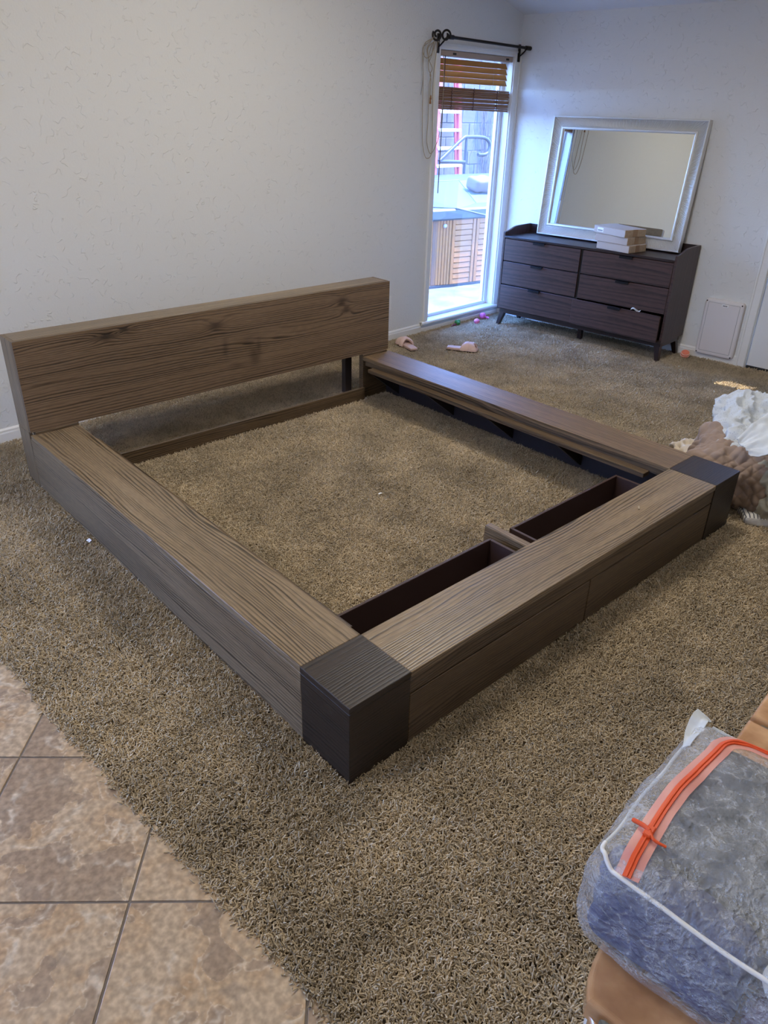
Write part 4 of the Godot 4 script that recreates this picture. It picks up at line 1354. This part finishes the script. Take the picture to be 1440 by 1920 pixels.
func pet_door() -> void:
	var t := thing("pet_flap", "white plastic pet door set low in the wall beside the door", "pet door", Vector3(RX, 0.05, 1.52))
	var y0 := 0.048
	var y1 := 0.500
	var z0 := 1.362
	var z1 := 1.676
	var rr := func(a0: float, a1: float, b0: float, b1: float, r: float) -> PackedVector2Array:
		var o := PackedVector2Array()
		for c in [[a1 - r, b0 + r, -PI / 2], [a1 - r, b1 - r, 0.0], [a0 + r, b1 - r, PI / 2], [a0 + r, b0 + r, PI]]:
			for k in 7: o.append(Vector2(c[0] + r * cos(c[2] + PI / 2 * k / 6), c[1] + r * sin(c[2] + PI / 2 * k / 6)))
		return o
	# extrude in (z, y) towards -x: build lying, then stand it up
	var stand := Transform3D(Basis(Vector3(0, 0, 1), Vector3(-1, 0, 0), Vector3(0, 1, 0)), Vector3(RX, 0, 0))
	var put := func(nm: String, poly: PackedVector2Array, h0: float, h1: float, r: float, m: String, parent: Node3D) -> MeshInstance3D:
		var tmp := mb()
		slab(tmp, poly, h0, h1, r, 4)
		var st := mb()
		var arr := tmp.commit()
		var vs: PackedVector3Array = arr.surface_get_arrays(0)[Mesh.ARRAY_VERTEX]
		var ns: PackedVector3Array = arr.surface_get_arrays(0)[Mesh.ARRAY_NORMAL]
		for i in range(0, vs.size(), 3): tri(st, stand * vs[i], stand * vs[i + 1], stand * vs[i + 2], stand.basis * ns[i])
		return part(nm, st, M[m], parent)
	put.call("frame", rr.call(z0, z1, y0, y1, 0.03), 0.0, 0.040, 0.018, "flap_white", t)
	put.call("groove", rr.call(z0 + 0.030, z1 - 0.030, y0 + 0.034, y1 - 0.024, 0.006), 0.037, 0.0405, 0.0004, "cord_grey", t)
	put.call("flap_panel", rr.call(z0 + 0.0325, z1 - 0.0325, y0 + 0.0365, y1 - 0.0265, 0.006), 0.038, 0.0418, 0.002, "flap_white", t)
	put.call("badge", rr.call(1.502, 1.556, 0.452, 0.471, 0.003), 0.04, 0.046, 0.002, "paper_white", t)  # small printed badge on the flap frame
	var st := mb()
	for k in 4: box(st, Vector3(RX - 0.0468, 0.457, 1.512 + k * 0.009), Vector3(RX - 0.0458, 0.465, 1.5185 + k * 0.009), 0.0)
	part("badge_print", st, M.ink, t)
	for z in [z0 + 0.015, z1 - 0.018]:
		for y in [y0 + 0.018, y1 - 0.018]:
			st = mb()
			lathe(st, [Vector2(0.0, 0.042), Vector2(0.005, 0.0415), Vector2(0.0058, 0.038)], 10, stand * Transform3D(Basis(), Vector3(z, 0, y)))
			part("screw", st, M.iron_black, t)
	# plate on the wall behind the headboard's right end
	var o := thing("wall_outlet", "white electrical outlet plate on the wall at the right end of the headboard", "outlet", Vector3(3.62, 0.33, WZ))
	part("plate", boxm(Vector3(3.585, 0.27, WZ), Vector3(3.655, 0.385, WZ + 0.006), 0.003), M.white_trim, o)
	for y in [0.30, 0.348]: part("socket", boxm(Vector3(3.605, y - 0.014, WZ + 0.004), Vector3(3.636, y + 0.014, WZ + 0.008), 0.003), M.white_trim, o)

# ---------------------------------------------------------------- tiled ledge and the bag on it
func hearth() -> void:
	var t := thing("tiled_ledge", "raised ledge of glossy terracotta tiles with grey grout under the clear bag", "ledge", Vector3(0.5, 0, 4.0))
	var out := PackedVector2Array([Vector2(1.55, 3.395), Vector2(1.2, 3.40), Vector2(0.9, 3.41), Vector2(0.72, 3.42), Vector2(0.517, 3.424), Vector2(0.3, 3.43), Vector2(0.0, 3.44), Vector2(-0.153, 3.446), Vector2(-0.205, 3.448), Vector2(-0.245, 3.453), Vector2(-0.275, 3.461), Vector2(-0.302, 3.474), Vector2(-0.328, 3.492), Vector2(-0.352, 3.516), Vector2(-0.372, 3.546), Vector2(-0.386, 3.585), Vector2(-0.394, 3.64), Vector2(-0.398, 3.75), Vector2(-0.4, 4.7), Vector2(1.55, 4.7)])
	var st := mb()
	slab(st, inset(out, 0.022), -0.004, 0.435, 0.012, 3)
	part("grout_bed", st, M.ledge_grout, t)
	st = mb()
	slab(st, inset(out, 0.012), -0.004, 0.405, 0.006, 2)
	part("ledge_body", st, M.white_trim, t)
	# sample the outline finely so that each tile keeps a smooth edge
	var fine := PackedVector2Array()
	for i in out.size():
		var a := out[i]
		var b := out[(i + 1) % out.size()]
		var k := maxi(1, int(a.distance_to(b) / 0.03))
		for j in k: fine.append(a.lerp(b, float(j) / k))
	var xs := [-0.5, -0.322, -0.018, 0.286, 0.588, 0.892, 1.196, 1.6]
	var zs := [3.3, 3.752, 4.056, 4.36, 4.75]
	rng.seed = 8
	for i in xs.size() - 1:
		for j in zs.size() - 1:
			var g := 0.0085
			var cell := PackedVector2Array([Vector2(xs[i] + g, zs[j] + g), Vector2(xs[i + 1] - g, zs[j] + g), Vector2(xs[i + 1] - g, zs[j + 1] - g), Vector2(xs[i] + g, zs[j + 1] - g)])
			for pc in Geometry2D.intersect_polygons(cell, fine):
				var area := 0.0
				for k in pc.size(): area += pc[k].cross(pc[(k + 1) % pc.size()]) * 0.5
				if absf(area) < 0.0004: continue
				st = mb()
				slab(st, pc, 0.40, 0.45 + rng.randf_range(-0.0015, 0.0015), 0.011, 5)
				part("tile", st, M.terracotta, t)

var bag_noise: FastNoiseLite
const BC := Vector3(-0.005, 0.572, 3.745)
const BHALF := Vector3(0.236, 0.118, 0.345)
func bag_disp(p: Vector3, n: Vector3) -> float:
	var q := p / BHALF
	var bulge := 0.030 * maxf(0.0, (1.0 - q.x * q.x)) * maxf(0.0, 1.0 - q.z * q.z) * absf(n.y)
	bulge += 0.018 * (1.0 - q.y * q.y) * (1.0 - absf(n.y))
	return bulge + 0.010 * bag_noise.get_noise_3d(p.x * 5.0, p.y * 5.0, p.z * 5.0) + 0.004 * bag_noise.get_noise_3d(p.x * 19.0, p.y * 19.0, p.z * 19.0)

func bag_top(x: float, z: float, lift := 0.0) -> Vector3:
	var p := Vector3(x, BHALF.y, z)
	var edge := maxf(absf(x) - (BHALF.x - 0.05), maxf(absf(z) - (BHALF.z - 0.05), 0.0))
	var drop := 0.05 - sqrt(maxf(0.0, 0.0025 - edge * edge)) if edge > 0.0 else 0.0
	return BC + Vector3(x, BHALF.y + bag_disp(p, Vector3.UP) - drop + lift, z)

func bag() -> void:
	bag_noise = noise(19, 1.0, 2)
	var folds := func(amp: float, ph: float) -> Callable:
		return func(p: Vector3, n: Vector3) -> float: return amp * bag_noise.get_noise_3d(p.x * 9.0 + ph, p.y * 6.0, p.z * 9.0) + amp * 0.5 * sin(p.y * 90.0 + 2.0 * sin(p.x * 14.0 + ph)) * (1.0 - absf(n.y))
	var inside := [
		["folded_quilt", "folded dark grey quilt inside the clear bag, filling its top", Vector3(0.045, 0.565, 3.735), Vector3(0.160, 0.105, 0.29), "cloth_grey"],
		["folded_blanket", "folded navy blue blanket inside the clear bag at its near left corner", Vector3(-0.172, 0.552, 3.54), Vector3(0.048, 0.094, 0.13), "cloth_navy"],
		["folded_sheet", "folded white sheet inside the clear bag beside the navy blanket", Vector3(-0.166, 0.62, 3.81), Vector3(0.046, 0.045, 0.12), "cloth_white"],
		["folded_throw", "folded plum throw inside the clear bag under the white sheet", Vector3(-0.17, 0.515, 3.81), Vector3(0.05, 0.052, 0.125), "cloth_plum"]]
	for s in inside:
		solo(s[0], softm(s[3], 0.035, 18, folds.call(0.006, s[2].x * 30.0), Transform3D(Basis(), s[2])), M[s[4]], s[1], "bedding", "bedding packed in the clear bag")
	var t := thing("storage_bag", "clear woven plastic storage bag with an orange zipper on the tiled ledge", "bag", Vector3(BC.x, 0.45, BC.z))
	part("film", softm(BHALF, 0.05, 34, bag_disp, Transform3D(Basis(), BC)), M.film, t)
	# white piping along the near edge of the top, softer seams on the other edges
	var seam := func(pts2: Array, r: float) -> SurfaceTool:
		var line2 := []
		for i in pts2.size():
			var p: Vector2 = pts2[i]
			line2.append(bag_top(p.x, p.y, 0.001 + 0.002 * bag_noise.get_noise_2d(p.x * 30.0, p.y * 30.0)))
		return tubem(curve(line2, 4), r, 7)
	var hx := BHALF.x - 0.006
	var hz := BHALF.z - 0.006
	var near := []
	for i in 7: near.append(Vector2(-hx + 0.05 - 0.05 * sin(PI / 2 * i / 6.0), -hz + 0.05 - 0.05 * cos(PI / 2 * i / 6.0)))
	for i in 14: near.append(Vector2(-hx, lerpf(-hz + 0.09, hz - 0.06, i / 13.0)))
	part("piping", seam.call(near, 0.0042), M.film_seam, t)
	var far := []
	for i in 12: far.append(Vector2(lerpf(-hx + 0.05, hx - 0.03, i / 11.0), -hz + 0.004 * sin(i * 1.3)))
	part("seam", seam.call(far, 0.0034), M.film_edge, t)
	far = []
	for i in 14: far.append(Vector2(hx, lerpf(-hz + 0.02, hz - 0.06, i / 13.0)))
	part("seam", seam.call(far, 0.0034), M.film_edge, t)
	var ear := func(u: float, v: float) -> Vector3:
		var p := Vector2(lerpf(hx - 0.10, hx + 0.012, u), -hz - 0.022 * v * sin(u * PI * 0.62) + 0.012 * (1.0 - v))
		return bag_top(minf(p.x, hx), maxf(p.y, -hz), 0.003) + Vector3(maxf(0.0, p.x - hx), 0.012 * v * u + 0.004 * sin(u * 9.0), minf(0.0, p.y + hz))
	part("corner_fold", sheetm(14, 6, ear, 0.0012), M.film_edge, t)
	# zipper: along the front edge of the top, then round the corner
	var path := []
	for i in 13: path.append(Vector2(lerpf(-BHALF.x + 0.008, 0.13, i / 12.0), -BHALF.z + 0.068 - 0.012 * sin(i / 12.0 * PI)))
	for i in 8:
		var an := -PI / 2 + PI / 2 * i / 7.0
		path.append(Vector2(0.15 + 0.05 * cos(an), -BHALF.z + 0.118 + 0.05 * sin(an)))
	for i in 10: path.append(Vector2(0.2, -BHALF.z + 0.15 + i * 0.05))
	var dir := func(i: int) -> Vector2:
		return (path[mini(i + 1, path.size() - 1)] - path[maxi(i - 1, 0)]).normalized()
	var n := path.size() - 1
	var strip := func(w: float, lift: float) -> Callable:
		return func(u: float, v: float) -> Vector3:
			var i := int(round(u * n))
			var d: Vector2 = dir.call(i)
			var p: Vector2 = path[i] + Vector2(-d.y, d.x) * w * (v - 0.5)
			return bag_top(p.x, p.y, lift)
	var tape := part("zipper_tape", sheetm(n, 4, strip.call(0.040, 0.003), 0.001), M.film_tape, t)
	part("zipper_teeth", sheetm(n, 2, strip.call(0.0135, 0.0052), 0.003), M.zip_orange, tape)
	var line := []
	for i in n + 1: line.append(bag_top(path[i].x, path[i].y, 0.0075))
	part("zipper_coil", tubem(line, 0.0019, 6), M.zip_orange, tape)
	var at: Vector2 = path[3]
	var pull := mb()
	box(pull, Vector3(-0.013, 0, -0.007), Vector3(0.013, 0.007, 0.007), 0.002, 0, Vector2.ZERO, func(p): return bag_top(at.x, at.y, 0.006) + p)
	tube(pull, curve([bag_top(at.x, at.y, 0.012), bag_top(at.x + 0.004, at.y - 0.014, 0.012), bag_top(at.x + 0.013, at.y - 0.034, 0.009)], 5), 0.0042, 6)
	tube(pull, curve([bag_top(at.x, at.y, 0.012), bag_top(at.x - 0.010, at.y + 0.013, 0.010), bag_top(at.x - 0.006, at.y + 0.034, 0.006)], 5), 0.0036, 6, 0.0026)
	part("zipper_pull", pull, M.zip_orange, t)

# ---------------------------------------------------------------- laundry heap by the foot of the bed
func laundry() -> void:
	var n := noise(41, 1.0, 3)
	var g := "bedding heaped past the foot of the bed"
	var quilted := func(p: Vector3, nr: Vector3) -> float:
		var q := absf(sin((p.x + p.z + p.y) * 58.0)) * absf(sin((p.x - p.z + p.y * 0.7) * 58.0))
		return 0.05 * n.get_noise_3d(p.x * 3.2, p.y * 3.2, p.z * 3.2) + 0.06 * absf(n.get_noise_3d(p.x * 6.0 + 9.0, p.y * 2.0, p.z * 6.0)) + 0.011 * pow(q, 0.45)
	solo("taupe_quilt", softm(Vector3(0.25, 0.145, 0.22), 0.12, 96, quilted, Transform3D(Basis(Vector3.UP, 0.4), Vector3(2.79, 0.145, 2.61))), M.cloth_taupe, "taupe quilted blanket bunched up beside the bed's far corner block", "blanket", g)
	var soft_fold := func(amp: float, fr: float, sd: float) -> Callable:
		return func(p: Vector3, nr: Vector3) -> float:
			var r := absf(n.get_noise_3d(p.x * fr + sd, p.y * fr, p.z * fr + sd))
			return amp * (1.2 - r * 5.0) * 0.5 + amp * n.get_noise_3d(p.x * 2.5 + sd, p.y * 2.5, p.z * 2.5)
	solo("dotted_sheet", softm(Vector3(0.33, 0.065, 0.16), 0.06, 64, soft_fold.call(0.036, 5.0, 3.0), Transform3D(Basis(Vector3.UP, 0.5) * Basis(Vector3.BACK, 0.18), Vector3(3.0, 0.315, 2.565))), M.cloth_dots, "white sheet with small grey dots crumpled on top of the taupe quilt", "sheet", g)
	solo("sage_cloth", softm(Vector3(0.24, 0.14, 0.20), 0.11, 46, soft_fold.call(0.055, 5.0, 8.0), Transform3D(Basis(Vector3.UP, -0.3), Vector3(2.80, 0.15, 2.93))), M.cloth_sage, "greyish green cloth spilling to the carpet at the frame's right edge", "cloth", g)
	solo("striped_cloth", softm(Vector3(0.19, 0.026, 0.13), 0.02, 18, soft_fold.call(0.008, 6.0, 1.0), Transform3D(Basis(Vector3.UP, 0.55), Vector3(2.735, 0.026, 2.80))), M.cloth_stripes, "white cloth with grey stripes lying lowest under the taupe quilt", "cloth", g)
	solo("cream_cloth", softm(Vector3(0.13, 0.035, 0.12), 0.03, 22, soft_fold.call(0.022, 8.0, 5.0), Transform3D(Basis(Vector3.UP, 0.8), Vector3(3.17, 0.03, 2.27))), M.cloth_cream, "cream fluffy cloth on the carpet between bed rail and quilt", "cloth", g)
	var corner := [Vector3(2.50, 0.425, 2.66), Vector3(2.475, 0.375, 2.745), Vector3(2.95, 0.56, 2.78), Vector3(2.62, 0.38, 3.08)]
	var f := func(u: float, v: float) -> Vector3:
		var p: Vector3 = corner[0].lerp(corner[2], u).lerp(corner[1].lerp(corner[3], u), v)
		return p + Vector3(0, 0.05 * sin(u * 2.6) + 0.022 * sin(u * 9.0 + v * 4.0) * u + 0.02 * n.get_noise_2d(u * 3.0, v * 3.0), 0)
	solo("white_pillowcase", sheetm(30, 24, f, 0.005), M.cloth_sheet, "plain white cloth with a pointed corner draped over the heap", "cloth", g)

# ---------------------------------------------------------------- slippers, toys, scraps
func small_things() -> void:
	var lab := ["pink fluffy slipper by the skirting, toe towards the wall", "pink fluffy slipper lying sideways, farther from the skirting"]
	for k in 2:
		var T := Transform3D(Basis(Vector3.UP, 2.75), Vector3(3.60, 0.012, -0.44)) if k == 0 else Transform3D(Basis(Vector3.UP, 0.50), Vector3(3.876, 0.012, -0.068))
		var t := thing("slipper", lab[k], "slipper", Vector3(T.origin.x, 0, T.origin.z), "pair of pink slippers")
		var outline := func(p: Vector3) -> float:
			var z := p.z / 0.13
			return 0.007 + 0.010 * z - 0.012 * exp(-pow((z + 0.1) * 2.4, 2.0)) - 0.030 * pow(absf(z), 4.0)
		var fz := noise(12, 60.0, 2)
		var sole := func(p: Vector3, n: Vector3) -> float: return outline.call(p) * absf(n.x) + 0.0015 * fz.get_noise_3dv(p)
		part("sole", softm(Vector3(0.044, 0.012, 0.130), 0.0115, 18, sole, T * Transform3D(Basis(), Vector3(0, 0.012, 0))), M.slipper_sole, t)
		part("outsole", softm(Vector3(0.045, 0.005, 0.132), 0.0045, 14, func(p, n): return outline.call(p) * absf(n.x), T * Transform3D(Basis(), Vector3(0, 0.001, 0))), M.slipper_under, t)
		for s in [-1.0, 1.0]:
			var st := mb()
			var mid := []
			for i in 13:
				var a := PI * i / 12.0
				mid.append(Vector3(cos(a) * 0.050, 0.010 + sin(a) * 0.048, 0.055 + s * cos(a) * 0.034))
			var f := func(u: float, v: float) -> Vector3:
				var x := u * 12.0
				var i := mini(int(x), 11)
				var c: Vector3 = mid[i].lerp(mid[i + 1], x - i)
				var bow := 0.009 * sin(v * PI) + 0.0018 * fz.get_noise_2d(u * 0.4, v * 0.3 + s)
				var rad := Vector3(c.x, c.y - 0.01, 0).normalized()
				return T * (c + rad * bow + Vector3(0, 0, (v - 0.5) * 0.062))
			part("strap", sheetm(36, 12, f, 0.014), M.slipper_pink, t)
	# green toy with a dark red part
	var g := thing("toy_sprout", "small green and dark red toy under the window sill", "toy", Vector3(4.50, 0, -0.635))
	part("body", softm(Vector3(0.03, 0.024, 0.026), 0.022, 10, func(p, n): return 0.008 * sin(p.x * 120.0) * sin(p.z * 120.0), Transform3D(Basis(Vector3.UP, 0.6), Vector3(4.515, 0.03, -0.632))), M.toy_green, g)
	part("stalk", tubem(curve([Vector3(4.49, 0.02, -0.63), Vector3(4.465, 0.022, -0.62), Vector3(4.435, 0.016, -0.628), Vector3(4.42, 0.012, -0.62)], 4), 0.011, 7, 0.006), M.toy_red, g)
	var oct := thing("toy_octopus", "small magenta toy on the carpet near the dresser leg", "toy", Vector3(4.905, 0, -0.625))
	part("head", softm(Vector3(0.032, 0.03, 0.03), 0.029, 10, func(p, n): return 0.0, Transform3D(Basis(), Vector3(4.895, 0.036, -0.625))), M.toy_pink, oct)
	for k in 5:
		var an := -0.9 + k * 0.5
		part("tentacle", tubem(curve([Vector3(4.905, 0.025, -0.62), Vector3(4.905 + 0.035 * cos(an), 0.018, -0.62 + 0.035 * sin(an)), Vector3(4.905 + 0.055 * cos(an + 0.3), 0.02, -0.62 + 0.055 * sin(an + 0.3))], 4), 0.008, 6, 0.005), M.toy_pink, oct)
	var st := mb()
	for k in 2: box(st, Vector3(4.868, 0.042, -0.638 + k * 0.018), Vector3(4.872, 0.048, -0.632 + k * 0.018), 0.001)
	part("eye", st, M.ink, oct)
	solo("toy_ball", softm(Vector3.ONE * 0.027, 0.027, 10, func(p, n): return 0.0012 * sin(p.y * 220.0), Transform3D(Basis(), Vector3(4.70, 0.029, -0.545))), M.toy_rose, "small rose pink ball on the carpet between the green toy and the magenta toy", "ball")
	# striped ball by the pet flap
	var b := thing("rubber_ball", "orange ball with pale stripes against the skirting beside the dresser", "ball", Vector3(5.115, 0, 1.318))
	part("core", softm(Vector3.ONE * 0.036, 0.036, 10, func(p, n): return 0.0, Transform3D(Basis(), Vector3(5.115, 0.038, 1.318))), M.ball_orange, b)
	for k in 3:
		var ring := []
		var tilt := Basis(Vector3(0.4, 0.3, 1.0).normalized(), 0.5) * Basis(Vector3.UP, 0.4)
		var h := (k - 1) * 0.017
		var rr := sqrt(0.0362 * 0.0362 - h * h)
		for i in 24: ring.append(Vector3(5.115, 0.038, 1.318) + tilt * Vector3(rr * cos(TAU * i / 24), h, rr * sin(TAU * i / 24)))
		part("stripe", tubem(ring, 0.0028, 5, -1.0, true), M.ball_pale, b)
	solo("paper_scrap", sheetm(5, 4, func(u, v): return Vector3(1.425 + u * 0.022, 0.018 + 0.004 * sin(u * 3.0), 1.315 + v * 0.010 + 0.006 * u), 0.001), M.paper_white, "tiny white paper scrap on the carpet inside the bed frame", "scrap")
	solo("tag_scrap", sheetm(4, 4, func(u, v): return Vector3(0.125 + u * 0.014, 0.018 + 0.006 * u, 0.722 + v * 0.026), 0.001), M.paper_white, "tiny white tag on the carpet by the outer side of the near rail", "scrap")
	solo("wood_chip", softm(Vector3(0.014, 0.003, 0.004), 0.002, 4, func(p, n): return 0.0, Transform3D(Basis(Vector3.UP, 0.5), bedmap(Vector3(1.72, BH + 0.002, 0.115)))), M.cord_beige, "small pale wood chip lying on the foot board of the bed", "chip")
